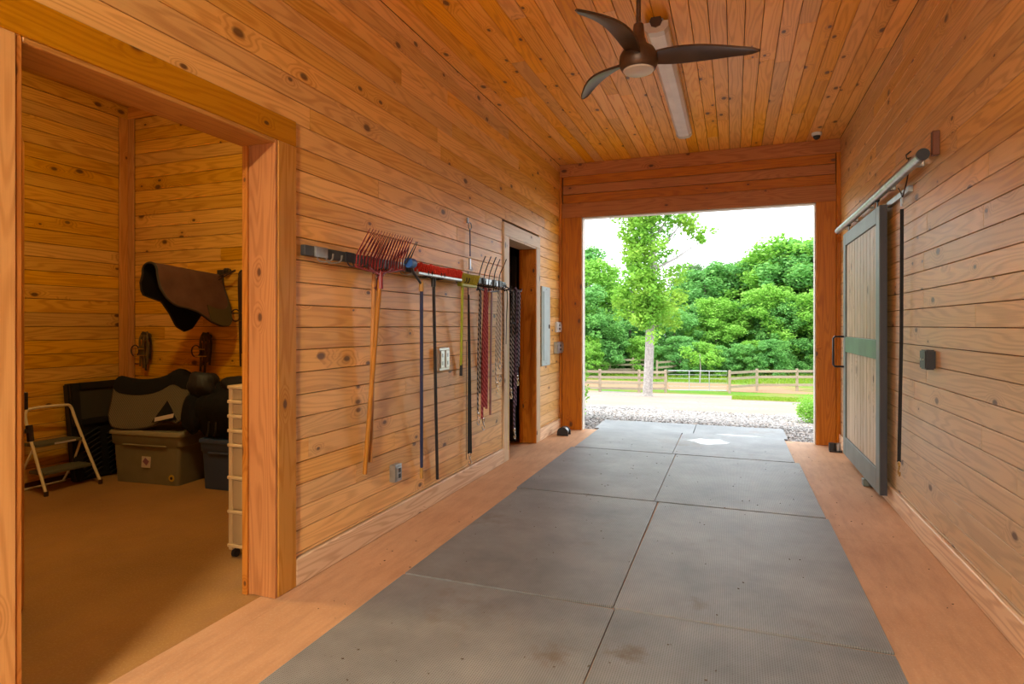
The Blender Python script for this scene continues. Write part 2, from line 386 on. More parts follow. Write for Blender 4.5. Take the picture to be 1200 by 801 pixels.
def thing(name, base, label, cat, group=None):
    o = bpy.data.objects.new(name, None); COL.objects.link(o); o.location = base; o.empty_display_size = .1
    o['_base'] = tuple(base); return tag(o, label, cat, group)
def struct(name, mb, mat, parent=None, **k):
    o = mb.build(name, mat, parent, **k)
    o['kind'] = 'structure'; return o
def root(name):
    o = bpy.data.objects.new(name, None); COL.objects.link(o); o['kind'] = 'structure'; return o
def arc(c, r, a0, a1, n, plane='XZ'):
    out = []
    for i in range(n + 1):
        a = a0 + (a1 - a0) * i / n; u, v = r * math.cos(a), r * math.sin(a); c = Vector(c)
        out.append(c + (Vector((u, 0, v)) if plane == 'XZ' else Vector((0, u, v)) if plane == 'YZ' else Vector((u, v, 0))))
    return out
def smoothpts(pts, n=6):
    pts = [Vector(p) for p in pts]; out = []
    for i in range(len(pts) - 1):
        p0 = pts[max(i - 1, 0)]; p1 = pts[i]; p2 = pts[i + 1]; p3 = pts[min(i + 2, len(pts) - 1)]
        for k in range(n):
            t = k / n
            out.append(.5 * ((2 * p1) + (p2 - p0) * t + (2 * p0 - 5 * p1 + 4 * p2 - p3) * t * t + (-p0 + 3 * p1 - 3 * p2 + p3) * t ** 3))
    out.append(pts[-1]); return out

# ------------------------------------------------------------------ room shell
T = 0.02; PITCH = .1255; Z0 = .048; GAP = .0045; YB = -6.0      # board thickness, course height, first joint, joint width
OPR = (1.30, 2.53, 2.42); OPD = (5.99, 6.95, 2.39)             # openings in left wall: y0, y1, top
ROOM = (-5.85, 0.0, 4.39)                                       # tack room: back wall x, near y, side wall y
def courses(zmin, zmax):
    z = Z0
    while z < zmax:
        a, b = max(z, zmin), min(z + PITCH, zmax)
        if b - a > .012: yield a, b
        z += PITCH
def breaks(a, b, lmin=2.2, lmax=4.2):
    out = [a]; x = a + random.uniform(.4, lmax)
    while x < b - .5: out.append(x); x += random.uniform(lmin, lmax)
    out.append(b); return list(zip(out[:-1], out[1:]))
def cutout(segs, a, b):
    r = []
    for s, e in segs:
        if e <= a or s >= b: r.append((s, e)); continue
        if s < a - .01: r.append((s, a))
        if e > b + .01: r.append((b, e))
    return r
def board_y(parent, mat, x0, x1, y0, y1, z0, z1):
    g = GAP / 2
    MB().span((x0, y0 + .001, z0 + g), (x1, y1 - .001, z1 - g), .0018).build('board', mat, parent)
# left wall
wl_ = struct('wall_left', MB().span((XL - T, YB, 0), (WB, OPR[0], ZC + .15)).span((XL - T, OPR[1], 0), (WB, OPD[0], ZC + .15))
             .span((XL - T, OPD[1], 0), (WB, YE, ZC + .15)).span((XL - T, OPR[0], OPR[2]), (WB, OPR[1], ZC + .15)).span((XL - T, OPD[0], OPD[2]), (WB, OPD[1], ZC + .15)), JOINT)
for a, b in courses(.155, ZC):
    segs = breaks(.2, YE)
    if a < OPR[2] + .13: segs = cutout(segs, OPR[0] - .15, OPR[1] + .145) if b <= 2.565 or a < 2.5 else segs
    if a < OPD[2] + .10: segs = cutout(segs, OPD[0] - .16, OPD[1] + .14)
    for s, e in segs: board_y(wl_, W_LEFT, XL - T, XL, s, e, a, b)
# right wall
wr_ = struct('wall_right', MB().span((XR + T, YB, 0), (XR + .2, YE, ZC + .15)), JOINT)
for a, b in courses(.155, ZC):
    for s, e in breaks(1.9, YE): board_y(wr_, W_RIGHT, XR, XR + T, s, e, a, b)
# ceiling
ce_ = struct('ceiling', MB().span((XL - .02, YB, ZC + T), (XR + .2, YE + .2, ZC + .2)), JOINT)
nb = 28; bw = (XR - XL) / nb
for i in range(nb):
    for s, e in breaks(2.0, YE):
        MB().span((XL + i * bw + GAP / 2, s + .001, ZC), (XL + (i + 1) * bw - GAP / 2, e - .001, ZC + T), .0018).build('board', W_CEIL, ce_)
# end wall with the wide doorway
EO = (-1.965, .93, 2.925); ET = .13
we_ = struct('wall_end', MB().span((XL - .2, YE + T, EO[2]), (XR + .2, YE + ET, ZC + .2)).span((XL - .2, YE + T, 0), (EO[0], YE + ET, EO[2]))
             .span((EO[1], YE + T, 0), (XR + .2, YE + ET, EO[2])), JOINT)
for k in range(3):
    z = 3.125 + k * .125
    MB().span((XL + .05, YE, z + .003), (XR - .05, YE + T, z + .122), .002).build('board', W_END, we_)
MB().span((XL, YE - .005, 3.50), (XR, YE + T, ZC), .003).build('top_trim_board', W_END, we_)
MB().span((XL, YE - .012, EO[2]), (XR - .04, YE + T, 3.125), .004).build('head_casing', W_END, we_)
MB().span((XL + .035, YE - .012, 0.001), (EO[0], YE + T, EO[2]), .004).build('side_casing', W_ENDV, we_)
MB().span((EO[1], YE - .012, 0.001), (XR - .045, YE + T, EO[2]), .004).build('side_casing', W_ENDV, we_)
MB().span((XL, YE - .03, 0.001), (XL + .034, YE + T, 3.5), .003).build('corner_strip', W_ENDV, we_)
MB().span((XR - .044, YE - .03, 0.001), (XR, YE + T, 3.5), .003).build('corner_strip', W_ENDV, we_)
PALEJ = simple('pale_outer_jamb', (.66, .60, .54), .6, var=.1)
MB().span((EO[0], YE + T, 0), (EO[0] + .012, YE + ET + .02, EO[2]), .002).build('jamb', PALEJ, we_, label='pale sunlit outer jamb board')
MB().span((EO[1] - .012, YE + T, 0), (EO[1], YE + ET + .02, EO[2]), .002).build('jamb', PALEJ, we_, label='pale sunlit outer jamb board')
MB().span((EO[0], YE + T, EO[2] - .012), (EO[1], YE + ET + .02, EO[2]), .002).build('head_jamb', PALEJ, we_)
# back end wall far behind the camera, open like the front
struct('wall_back', MB().span((XL - .2, YB - .15, 2.95), (XR + .2, YB, ZC + .2)).span((XL - .2, YB - .15, 0), (-1.95, YB, 2.95))
       .span((.93, YB - .15, 0), (XR + .2, YB, 2.95)), PLAINWOOD)
# baseboards
def base(name, x0, x1, y0, y1): return struct(name, MB().span((x0, y0, 0), (x1, y1, .15), .005), W_BASE)
base('baseboard_left', XL - T, XLF, OPR[1] + .14, OPD[0] - .15)
base('baseboard_left', XL - T, XLF, OPD[1] + .14, YE - .03)
base('baseboard_left', XL - T, XLF, YB, OPR[0] - .14)
base('baseboard_right', XR - .018, XR + T, YB, YE - .03)
# floor
fl = struct('floor', MB().span((ROOM[0] - .2, YB - .2, -.25), (XR + .2, YE + ET, -.001)), CONC)
for a, b in ((YB - .1, 1.0), (1.0, 4.56), (4.56, YE + .1)):
    MB().span((-2.2, a + .002, -.012), (XR - .02, b - .002, 0), .0015).build('slab_panel', CONC, fl)
MB().span((ROOM[0], ROOM[1], -.012), (-2.36, OPD[0] - 1.2, 0)).build('slab_panel', CONCR, fl)
MB().span((-2.357, ROOM[1], -.012), (-2.204, OPD[0] - 1.2, 0)).build('slab_panel', CONC, fl)
MB().span((ROOM[0], OPD[0] - 1.196, -.012), (-2.204, YE + .1, 0)).build('slab_panel', CONC, fl)
# opening trims (left wall)
def opening(tname, op, cas, mv, mh, jm, kcas=.145, lab=''):
    y0, y1, zt = op; t = root(tname); t.location = (0, 0, 0)
    MB().span((XL - T, y0 - kcas, 0.001), (XLF, y0, zt), .004).build('side_casing', mv, t)
    MB().span((XL - T, y1, 0.001), (XLF, y1 + kcas - .005, zt), .004).build('side_casing', mv, t)
    MB().span((XL - T, y0 - kcas, zt), (XLF, y1 + kcas - .005, zt + .14), .004).build('head_casing', mh, t)
    for yy, s in ((y0, -1), (y1, 1)):
        MB().span((WB - .01, yy, 0.001), (XLF - .004, yy - s * .02, zt), .003).build('jamb', jm, t)
        MB().span((WB + .0, yy - s * .02, 0.001), (WB + .035, yy - s * .035, zt - .02), .002).build('door_stop', jm, t)
    MB().span((WB - .01, y0 + .02, zt - .02), (XLF - .004, y1 - .02, zt), .003).build('head_jamb', mh, t)
    return t
opening('door_1', OPR, .14, W_CASV, W_CASY, W_JAMB)
d2 = opening('door_2', OPD, .14, W_CASP, W_CASPY, W_ENDV)
# dark leaf of door 2, standing open inside the dark room
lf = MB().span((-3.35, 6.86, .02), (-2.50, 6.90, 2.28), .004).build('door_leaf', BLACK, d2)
MB().tube([(-3.28, 6.86, 1.0), (-3.28, 6.80, 1.0), (-3.18, 6.80, 1.0)], .009, 6).build('door_handle', STEEL, lf)
# tack room shell
struct('wall_room_back', MB().span((ROOM[0] - .15, ROOM[1] - .1, 0), (ROOM[0] - T, ROOM[2] + .1, ZC)), JOINT)
rb = [o for o in bpy.data.objects if o.name == 'wall_room_back'][0]
for a, b in courses(0.0, ZC - .12):
    g = GAP / 2
    MB().span((ROOM[0] - T, 2.4, a + g), (ROOM[0], ROOM[2] - .10, b - g), .0018).build('board', W_ROOMY, rb)
MB().span((ROOM[0] - T, ROOM[1], 0), (ROOM[0] - .001, 2.4, ZC)).build('plain_panel', W_ROOMY, rb)
rs = struct('wall_room_side', MB().span((ROOM[0] - .15, ROOM[2] + T, 0), (WB, ROOM[2] + .12, ZC)), JOINT)
for a, b in courses(0.0, ZC - .12):
    segs = breaks(ROOM[0] + .10, WB, 2.4, 3.4)
    for s, e in segs: MB().span((s + .001, ROOM[2], a + GAP / 2), (e - .001, ROOM[2] + T, b - GAP / 2), .0018).build('board', W_ROOMX, rs)
struct('wall_room_near', MB().span((ROOM[0], ROOM[1] - .1, 0), (WB, ROOM[1], ZC)), W_ROOMX)
struct('ceiling_room', MB().span((ROOM[0] - .15, ROOM[1] - .1, ZC), (XL - .02, ROOM[2] + .12, ZC + .2)), W_ROOMY)
MB().span((WB - .015, ROOM[1], 0), (WB, OPR[0] - .001, ZC)).build('room_lining', W_ROOMY, wl_)
MB().span((WB - .015, OPR[1] + .001, 0), (WB, ROOM[2], ZC)).build('room_lining', W_ROOMY, wl_)
MB().span((WB - .015, OPR[0] - .001, OPR[2]), (WB, OPR[1] + .001, ZC)).build('room_lining', W_ROOMY, wl_)
struct('trim_1', MB().span((ROOM[0], ROOM[2] - .10, 0.001), (ROOM[0] + .02, ROOM[2], ZC - .12), .003), W_CASV)
struct('trim_2', MB().span((ROOM[0] + .02, ROOM[2] - .02, 0.001), (ROOM[0] + .10, ROOM[2], ZC - .12), .003), W_CASV)
struct('trim_3', MB().span((ROOM[0], 2.0, ZC - .12), (ROOM[0] + .02, ROOM[2], ZC), .003), W_ROOMY)
struct('trim_4', MB().span((ROOM[0] + .02, ROOM[2] - .02, ZC - .12), (WB - .02, ROOM[2], ZC), .003), W_TRIMX)
# second room (dark)
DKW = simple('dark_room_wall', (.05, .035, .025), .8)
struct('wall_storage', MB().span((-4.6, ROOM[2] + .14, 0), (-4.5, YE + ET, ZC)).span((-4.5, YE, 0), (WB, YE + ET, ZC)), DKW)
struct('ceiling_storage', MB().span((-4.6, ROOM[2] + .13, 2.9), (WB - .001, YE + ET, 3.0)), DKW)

# ------------------------------------------------------------------ rubber mats
def P0(px, py):                       # floor point
    D = H * FPX / (py - HORIZON); u = (px - 600) / FPX
    return (D * (u * CS - SN), D * (CS + u * SN))
rows = [(.95, 3.005, -1.785, -.565, .655), (3.01, 4.945, -1.78, -.572, .662), (4.95, 6.845, -1.80, -.603, .645), (6.85, 8.255, -1.76, -.64, .60), (8.26, 9.06, -1.84, -.51, .64)]
mlab = ['nearest the camera', 'second row from the camera', 'third row from the camera', 'just inside the doorway', 'outside beside the gravel']
for k, (y0, y1, xa, xb, xc) in enumerate(rows):
    for side, (a, b) in (('left', (xa, xb)), ('right', (xb, xc))):
        z1 = .014 if k < 4 else .0
        ext = {'left': ', with brown dirt stain' if k == 0 else '', 'right': ', with pale wet patch' if k == 3 else ''}[side]
        jit = random.uniform(-.006, .006)
        pts = [(a + .004 + jit, y0 + .008, 0.0005), (b - .004, y0 + .008 - jit, 0.0005), (b - .004 + jit, y1 - .008, 0.0005), (a + .004, y1 - .008 + jit, 0.0005)]
        if k == 4: pts = [(p[0], p[1], -.03) for p in pts]
        m = MB().prism(pts, (0, 0, 1), .013 if k < 4 else .035).build('rubber_mat', RUB)
        bev = m.modifiers.new('bevel', 'BEVEL'); bev.width = .003; bev.segments = 2
        tag(m, f'grey studded rubber floor mat, {side} column, {mlab[k]}{ext}', 'mat', 'rubber mats down the aisle')
pd = MB(); wob = [1, .8, 1.1, .7, 1.0, .85, 1.15, .75, .95, 1.05, .8, .9]
cx, cy = P0(831, 518.5)
pd.prism([(cx + .24 * w_ * math.cos(i * PI / 6), cy + .20 * w_ * math.sin(i * PI / 6), .0136) for i, w_ in enumerate(wob)], (0, 0, 1), .0012)
tag(pd.build('wet_patch', WET), 'larger pale shiny wet patch on the mat inside the doorway', 'puddle')
pd = MB(); cx, cy = P0(868, 511.5)
pd.prism([(cx + .30 * w_ * math.cos(i * PI / 6), cy + .06 * w_ * math.sin(i * PI / 6), .0136) for i, w_ in enumerate(wob)], (0, 0, 1), .0012)
tag(pd.build('wet_patch', WET), 'thin streak of wet shine beyond the larger wet patch', 'puddle')

mb = MB(); rr_ = random.Random(4)
for _ in range(190):
    x, y = rr_.uniform(-2.1, 1.1), rr_.uniform(1.6, 7.5); on = -1.76 < x < .63; a = rr_.uniform(0, 3.1); l_ = rr_.uniform(.0015, .0055)
    mb.box((x, y, (.0135 if on else 0) + .0022), (l_ * 2, l_ * .8, .003), Matrix.Rotation(a, 4, 'Z'))
tag(mb.build('floor_debris', simple('debris', (.10, .07, .045), .9)), 'scattered dark flecks of dirt and chaff on the aisle floor', 'debris', kind='stuff')

# ------------------------------------------------------------------ ceiling fan
FX, FY, FZ = -.503, 3.40, H + 1.50
t = thing('ceiling_fan', (FX, FY, FZ), 'bronze three-blade ceiling fan hanging from a long downrod', 'fan')
MB().tube([(FX, FY, FZ + .10), (FX, FY, ZC - .05)], .0135, 12).build('downrod', BRONZE, t, True)
MB().lathe([(.075, ZC - .001), (.07, ZC - .04), (.035, ZC - .075), (.016, ZC - .08)], (FX, FY, 0), 24).build('canopy', BRONZE, t, True)
MB().lathe([(.016, .20), (.028, .19), (.035, .12), (.05, .075), (.085, .05), (.105, .015), (.108, -.03), (.095, -.06), (.088, -.066), (.02, -.066)], (FX, FY, FZ), 32).build('motor_housing', BRONZE, t, True)
MB().lathe([(.086, -.0655), (.08, -.074), (.05, -.082), (.01, -.085)], (FX, FY, FZ), 32).build('light_lens', LENS, t, True)
for k in range(3):
    a0 = R(12 + 120 * k); g = []
    n = 18
    for i in range(n + 1):
        s_ = i / n; r = .05 + .60 * s_
        wd = (.032 + .034 * math.sin(PI * min(1, s_ * 1.15) ** .8)) * (1 - max(0, (s_ - .86) / .14) ** 2.2 * .80) if s_ > .02 else .04
        sweep = .045 * math.sin(PI * s_); lift = .03 * math.sin(PI * s_); pitch = R(22 - 12 * s_)
        row = []
        for j in range(7):
            v = (j / 6 - .5) * 2 * wd
            x = r; y = sweep + v * math.cos(pitch); z = lift - v * math.sin(pitch) - .006 * (1 - (j / 3 - 1) ** 2) * -1
            row.append((FX + x * math.cos(a0) - y * math.sin(a0), FY + x * math.sin(a0) + y * math.cos(a0), FZ + z))
        g.append(row)
    MB().sheet(g, .011).build('blade', FANB if 0 else BRONZE, t, True)
BRONZE.node_tree.nodes['Principled BSDF'].inputs['Specular IOR Level'].default_value = .6
# wrap light
def wraplight(y0, y1, x, label, lit=False):
    t = thing('strip_light', (x, (y0 + y1) / 2, ZC - .1), label, 'light')
    MB().span((x - .05, y0 + .02, ZC - .035), (x + .05, y1 - .02, ZC - .001), .004).build('mounting_channel', WHITE, t)
    prof = [(-.085, -.03), (-.08, -.075), (-.055, -.1), (0, -.108), (.055, -.1), (.08, -.075), (.085, -.03)]
    MB().prism([(x + a, y0 + .07, ZC + b) for a, b in prof], (0, 1, 0), y1 - y0 - .14).build('diffuser', LIT if lit else DIFF, t)
    for ya, yb in ((y0, y0 + .07), (y1 - .07, y1)):
        MB().prism([(x + a * 1.04, ya, ZC + b * 1.05 + .001) for a, b in prof], (0, 1, 0), yb - ya).build('end_cap', LENS, t)
    MB().tube([(x, y0 - .01, ZC - .03), (x, y0 + .02, ZC - .03)], .045, 8).build('mounting_tab', BRONZE, t)
    return t
LIT = bpy.data.materials.new('added_light_diffuser'); LIT.use_nodes = True
_b = LIT.node_tree.nodes['Principled BSDF']; _b.inputs['Emission Color'].default_value = (1, .86, .62, 1); _b.inputs['Emission Strength'].default_value = 300
wraplight(4.42, 7.05, -.53, 'long dusty wraparound strip light on the board ceiling beyond the fan')
wraplight(-4.4, -1.8, -.53, 'added lit strip light behind the camera that brightens the aisle', True)  # added unseen lamp, put in to light the aisle evenly
t = thing('security_camera', (.90, 7.72, ZC), 'small dome security camera on the ceiling near the far corner', 'camera')
MB().lathe([(.055, 0), (.055, -.025), (.048, -.035), (.03, -.036)], (.90, 7.72, ZC - .001), 20).build('mount_ring', WHITE, t, True)
MB().lathe([(.038, -.034), (.036, -.055), (.024, -.072), (.006, -.078)], (.90, 7.72, ZC - .001), 20).build('dome', BLACK, t, True)
# tack-room lamp (above the doorway head, out of view)
LITW = bpy.data.materials.new('warm_lamp_glass'); LITW.use_nodes = True
_b = LITW.node_tree.nodes['Principled BSDF']; _b.inputs['Emission Color'].default_value = (1, .72, .26, 1); _b.inputs['Emission Strength'].default_value = 80
t = thing('ceiling_lamp', (-3.6, 2.3, ZC), 'round warm flush lamp on the tack room ceiling', 'lamp')
MB().lathe([(.17, 0), (.17, -.03), (.02, -.03)], (-3.6, 2.3, ZC - .001), 24).build('lamp_base', WHITE, t, True)
MB().lathe([(.16, -.031), (.155, -.06), (.11, -.09), (.02, -.10)], (-3.6, 2.3, ZC - .001), 24).build('lamp_glass', LITW, t, True)

# ------------------------------------------------------------------ right side: sliding door, track, cross tie
DX0, DX1, DY0, DY1, DZ0, DZ1 = 1.10, 1.15, 5.55, 7.25, .07, 2.41
t = thing('sliding_door', (1.125, 6.4, 0), 'sliding barn door with green frame and pale vertical boards, pushed open on the right wall', 'door')
fr = .13
MB().span((DX0, DY0, DZ0), (DX1, DY0 + fr, DZ1), .003).build('stile', GREEN, t)
MB().span((DX0, DY1 - fr, DZ0), (DX1, DY1, DZ1), .003).build('stile', GREEN, t)
MB().span((DX0, DY0 + fr, DZ1 - fr), (DX1, DY1 - fr, DZ1), .003).build('rail', GREEN, t)
MB().span((DX0, DY0 + fr, DZ0), (DX1, DY1 - fr, DZ0 + .19), .003).build('rail', GREEN, t)
MB().span((DX0, DY0 + fr, 1.16), (DX1, DY1 - fr, 1.32), .003).build('rail', GREENM, t, label='brighter green middle rail')
MB().span((DX0 + .004, DY0 - .006, DZ0), (DX1 + .004, DY0 - .0005, DZ1)).build('edge_strip', CHAR, t)
npl = 10; pw = (DY1 - DY0 - 2 * fr) / npl
for za, zb in ((DZ0 + .19, 1.16), (1.32, DZ1 - fr)):
    for i in range(npl):
        MB().span((DX0 + .014, DY0 + fr + i * pw + .003, za), (DX1 - .01, DY0 + fr + (i + 1) * pw - .003, zb), .004).build('plank', W_DOOR, t)
MB().span((DX1 - .01, DY0 + .05, DZ0 + .05), (DX1 - .003, DY1 - .05, DZ1 - .05)).build('backing', CHAR, t)
hy = DY1 - .04; hh = [(DX0, hy, 1.32), (DX0 - .085, hy, 1.32), (DX0 - .10, hy, 1.30), (DX0 - .10, hy, 1.02), (DX0 - .085, hy, 1.0), (DX0, hy, 1.0)]
MB().tube(hh, .011, 8).build('pull_handle', BLACKM, t, True)
for yy in (DY0 + .15, DY1 - .25):
    o = MB().span((DX0 + .012, yy - .02, DZ1 - .04), (DX0 + .018, yy + .02, DZ1 + .075)).build('hanger_strap', BLACKM, t)
    MB().tube([(DX0 - .0, yy, DZ1 + .07), (DX0 + .03, yy, DZ1 + .07)], .018, 10).build('trolley_wheel', BLACKM, o)
MB().span((1.085, 6.1, .002), (1.16, 6.18, .065), .004).build('floor_guide', GREEN, t, label='small green floor guide')
t = thing('door_track', (1.11, 6.0, 2.5), 'grey steel tube track for the sliding door, high on the right wall', 'rail')
TZ = 2.505
MB().tube([(1.105, 4.40, TZ), (1.105, 7.62, TZ)], .034, 16).build('track_tube', GALV, t, True)
MB().tube([(1.105, 4.375, TZ), (1.105, 4.40, TZ)], .037, 16).build('end_cap', BLACKM, t, True)
for yy in (4.7, 5.45, 6.2, 6.95, 7.5):
    MB().span((1.10, yy - .02, TZ - .005), (XR - .001, yy + .02, TZ + .045), .002).build('wall_bracket', GALV, t)
MB().span((XR - .03, 4.95, 2.39), (XR - .001, 5.6, 2.43)).build('track_backing_strip', GALV, t)
def snap(mb_parent, p, mat):           # bolt snap hanging at p
    p = Vector(p)
    o = MB().tube(arc(p + Vector((0, 0, -.018)), .020, 0, 2 * PI, 14, 'YZ')[:-1], .0055, 6, closed=True).build('ring', mat, mb_parent, True)
    MB().tube([p + Vector((0, 0, -.032)), p + Vector((0, 0, -.055))], .006, 8).tube(
        arc(p + Vector((0, 0, -.080)), .024, PI / 2, -PI * 1.15, 12, 'YZ'), .0055, 6).build('snap_hook', mat, mb_parent, True)
# right cross tie
hk = PR(1070, 184, .03); b1 = PR(1057, 233, .05); b2 = PR(1057, 248, .05); e1 = PR(1053.5, 541, .045)
t = thing('cross_tie', e1, 'black webbing cross tie hanging on the right wall past the sliding door', 'strap')
MB().tube([hk + Vector((.028, 0, .0)), hk, hk + Vector((-.03, 0.03, .0)), hk + Vector((-.03, .05, .03)), hk + Vector((-.005, .03, .05))], .0045, 6).build('wall_hook', BLACKM, t, True)
MB().tube(smoothpts([hk + Vector((-.02, 0.03, 0)), (hk * .6 + b1 * .4) + Vector((0, .03, -.02)), b1]), .005, 6).build('cord', DLEATHER, t, True)
MB().tube(smoothpts([(b1 + Vector((0, 0, .02))), b1 + Vector((.02, .12, .07)), b1 + Vector((.02, .2, .12))]), .004, 6).build('cord_tail', DLEATHER, t, True)
MB().box(b1 + Vector((0, 0, -.02)), (.012, .034, .06), None, .003).build('buckle', STEEL, t)
MB().tube([b2 + Vector((0, 0, .02)), (b2 + e1) / 2 + Vector((.006, 0, 0)), e1], .012, 8, flat=.16, up=(.9, -.42, 0)).build('webbing_strap', WEB, t)
snap(t, e1, BRASS)
# black box on the right wall + block
c = PR(1087, 421, .03)
t = thing('latch_box', c, 'small black square box with a bright keyhole on the right wall', 'box')
MB().box(c, (.058, .125, .125), None, .008).build('housing', BLACK, t)
MB().tube([c + Vector((-.029, .02, .0)), c + Vector((-.033, .02, .0))], .012, 10).build('knob', STEEL, t)
MB().tube([c + Vector((-.029, -.02, .0)), c + Vector((-.031, -.02, .0))], .006, 8).build('stud', WHITE, t)
c = PR(1096, 168, .02); tag(MB().box(c, (.038, .045, .15), None, .003).build('wood_block', W_BLOCK), 'dark red-brown wood block on the right wall above the track end', 'block')
# floor roller guides
def roller(x, y, lab, s=1):
    t = thing('floor_roller', (x, y, 0), lab, 'stopper')
    for k, dy in enumerate((-.07, .055)):
        pts = [(x - .075, y + dy, .002), (x + .075, y + dy, .002)] + [(x + .075 * math.cos(a), y + dy, .035 + .075 * math.sin(a)) for a in [i * PI / 10 for i in range(11)]]
        MB().prism(pts, (0, 1, 0), .014).build('end_plate', BLACKM, t)
    MB().tube([(x, y - .056, .05), (x, y + .055, .05)], .055, 16).build('roller', GALV, t, True)
    return t
roller(XL + .18, 7.60, 'grey roller stop on the floor at the foot of the left doorway post')
t = thing('floor_roller', (1.08, 7.66, 0), 'black roller stop on the floor behind the sliding door edge', 'stopper')
MB().span((1.02, 7.62, .001), (1.15, 7.70, .02)).build('foot_plate', BLACKM, t)
MB().tube([(1.05, 7.66, .02), (1.05, 7.66, .10)], .035, 12).build('roller', BLACKM, t, True)
MB().tube([(1.11, 7.66, .02), (1.11, 7.66, .10)], .03, 12).build('roller', STEEL, t, True)

# ------------------------------------------------------------------ left wall fittings
def wallbox(px0, px1, py0, py1, th): # spans on left wall plane
    a = PL(px0, py0); b = PL(px1, py1); m = (px0 + px1) / 2
    zt, zb = PL(m, py0).z, PL(m, py1).z
    return a.y, b.y, zb, zt
y0, y1, z0, z1 = wallbox(633.6, 643, 336, 428, .1)
y0 = max(y0, OPD[1] + .145)
t = thing('electrical_panel', (XL, (y0 + y1) / 2, z0), 'tall grey-blue electrical panel on the wall beyond the side door', 'panel')
MB().span((XL + .001, y0, z0), (XL + .02, y1, z1), .003).build('cover_plate', PANEL, t)
o = MB().span((XL + .02, y0 + .05, z0 + .07), (XL + .028, y1 - .05, z1 - .06), .003).build('panel_door', PANEL, t)
MB().span((XL + .028, y1 - .09, (z0 + z1) / 2 - .03), (XL + .036, y1 - .06, (z0 + z1) / 2 + .02), .002).build('latch', BLACKM, o)
for zz in (z0 + .03, z1 - .03):
    MB().tube([(XL + .02, (y0 + y1) / 2, zz), (XL + .024, (y0 + y1) / 2, zz)], .008, 8).build('screw', STEEL, t)
def plate(px0, px1, py0, py1, label, kind, n=2, name='outlet_box', th=.05, mat=ALU):
    y0, y1, z0, z1 = wallbox(px0, px1, py0, py1, 0)
    t = thing(name, (XL, (y0 + y1) / 2, z0), label, kind)
    MB().span((XL + .001, y0, z0), (XL + th, y1, z1), .004).build('box_body', mat, t)
    wd = (y1 - y0) / n
    for i in range(n):
        o = MB().span((XL + th, y0 + i * wd + .012, z0 + .02), (XL + th + .008, y0 + (i + 1) * wd - .012, z1 - .02), .004).build('cover', mat, t)
        for q in (.33, .67):
            MB().box((XL + th + .009, y0 + (i + .5) * wd, z0 + (z1 - z0) * q), (.003, wd * .3, .03), None, .001).build('socket', STEEL if mat is ALU else BLACK, o)
    return t
plate(508.5, 520.5, 407, 433.5, 'double silver weatherproof outlet box on the left wall beside the black handle', 'outlet')
plate(456, 464, 543, 563, 'small grey outlet box low on the left wall', 'outlet', 1, mat=GALV)
plate(650, 655.5, 377, 389, 'small white wall switch left of the doorway post', 'switch', 1, 'wall_switch', .03, WHITE)
plate(649, 661, 400, 413, 'grey double socket beside the doorway post', 'outlet', 2, 'outlet_box', .05, GALV)
# cross tie, left wall
hk = PL(549.5, 262, .02)
e1 = PL(550.5, 531, .05)
t = thing('cross_tie', e1, 'black cross tie hanging from a ring on the left wall', 'strap')
MB().box(hk + Vector((-.012, 0, .03)), (.012, .03, .05), None, .002).tube(arc(hk + Vector((.01, 0, -.02)), .032, 0, 2 * PI, 16, 'YZ')[:-1], .005, 6, closed=True).build('wall_ring', STEEL, t, True)
MB().tube([hk + Vector((0.01, 0, -.05)), PL(551, 300, .04)], .006, 6).build('cord', NAVY, t, True)
MB().box(PL(550.5, 309, .04), (.016, .03, .10), None, .003).build('buckle', STEEL, t)
MB().tube([PL(548.5, 318, .03), PL(548.5, 420, .03)], .004, 6).build('thin_strap', DLEATHER, t)
MB().tube([PL(549.5, 345, .035), PL(550, 420, .045), e1], [.005, .013, .021], 8, flat=.15, up=(.8, .6, 0)).build('webbing_strap', WEB, t)
MB().tube([PL(546.5, 400, .02), PL(546.3, 538, .02)], .003, 6).build('thin_strap', DLEATHER, t)
snap(t, e1, CHROME)

# ------------------------------------------------------------------ tool rack
t = thing('tool_rack', PL(470, 318, 0), 'long grey steel tool rail with double hooks on the left wall', 'rack')
ra, rb2 = PL(357, 292, .045), PL(601, 350, .045)
rz = (ra.z + PL(595, 349, .045).z) / 2
def railp(y, x, z): return Vector((x, y, z))
r0, r1 = PL(357, 286, .045), PL(357, 298.5, .045)
ZR = (r0.z + r1.z) / 2; RH = (r0.z - r1.z)
YR0, YR1 = ra.y, PL(592, 340, .045).y
DKRAIL = simple('dark_rail', (.07, .075, .08), .4, .5)
ys = [YR0, YR0 + (YR1 - YR0) * .36, YR0 + (YR1 - YR0) * .70, YR1]
for i in range(3):
    MB().span((XL + .012, ys[i] + .002, ZR - RH / 2), (XL + .045, ys[i + 1] - .002, ZR + RH / 2), .004).build('rail_section', (DKRAIL, DKRAIL, STEEL)[i], t)
for yy in (YR0 + .25, YR0 + 1.1, YR0 + 2.0):
    MB().span((XL + .0005, yy - .02, ZR - .03), (XL + .012, yy + .02, ZR + .03)).build('standoff', GALV, t)
def hook_at(y, w_=.035, L_=.15, drop=.03, mat=BLACKM):
    for s in (-1, 1):
        yy = y + s * w_
        MB().tube(smoothpts([(XL + .045, yy, ZR + .03), (XL + .055, yy, ZR - RH / 2 - drop * .3), (XL + .085, yy, ZR - RH / 2 - drop), (XL + L_, yy, ZR - RH / 2 - drop * .8), (XL + L_ + .012, yy, ZR - RH / 2 + .012)], 4), .0048, 6).build('hook', mat, t, True)
    MB().box((XL + .05, y, ZR), (.012, 2 * w_ + .03, RH * 1.02), None, .002).build('hook_plate', mat, t)
HZ = ZR - RH / 2 - .028
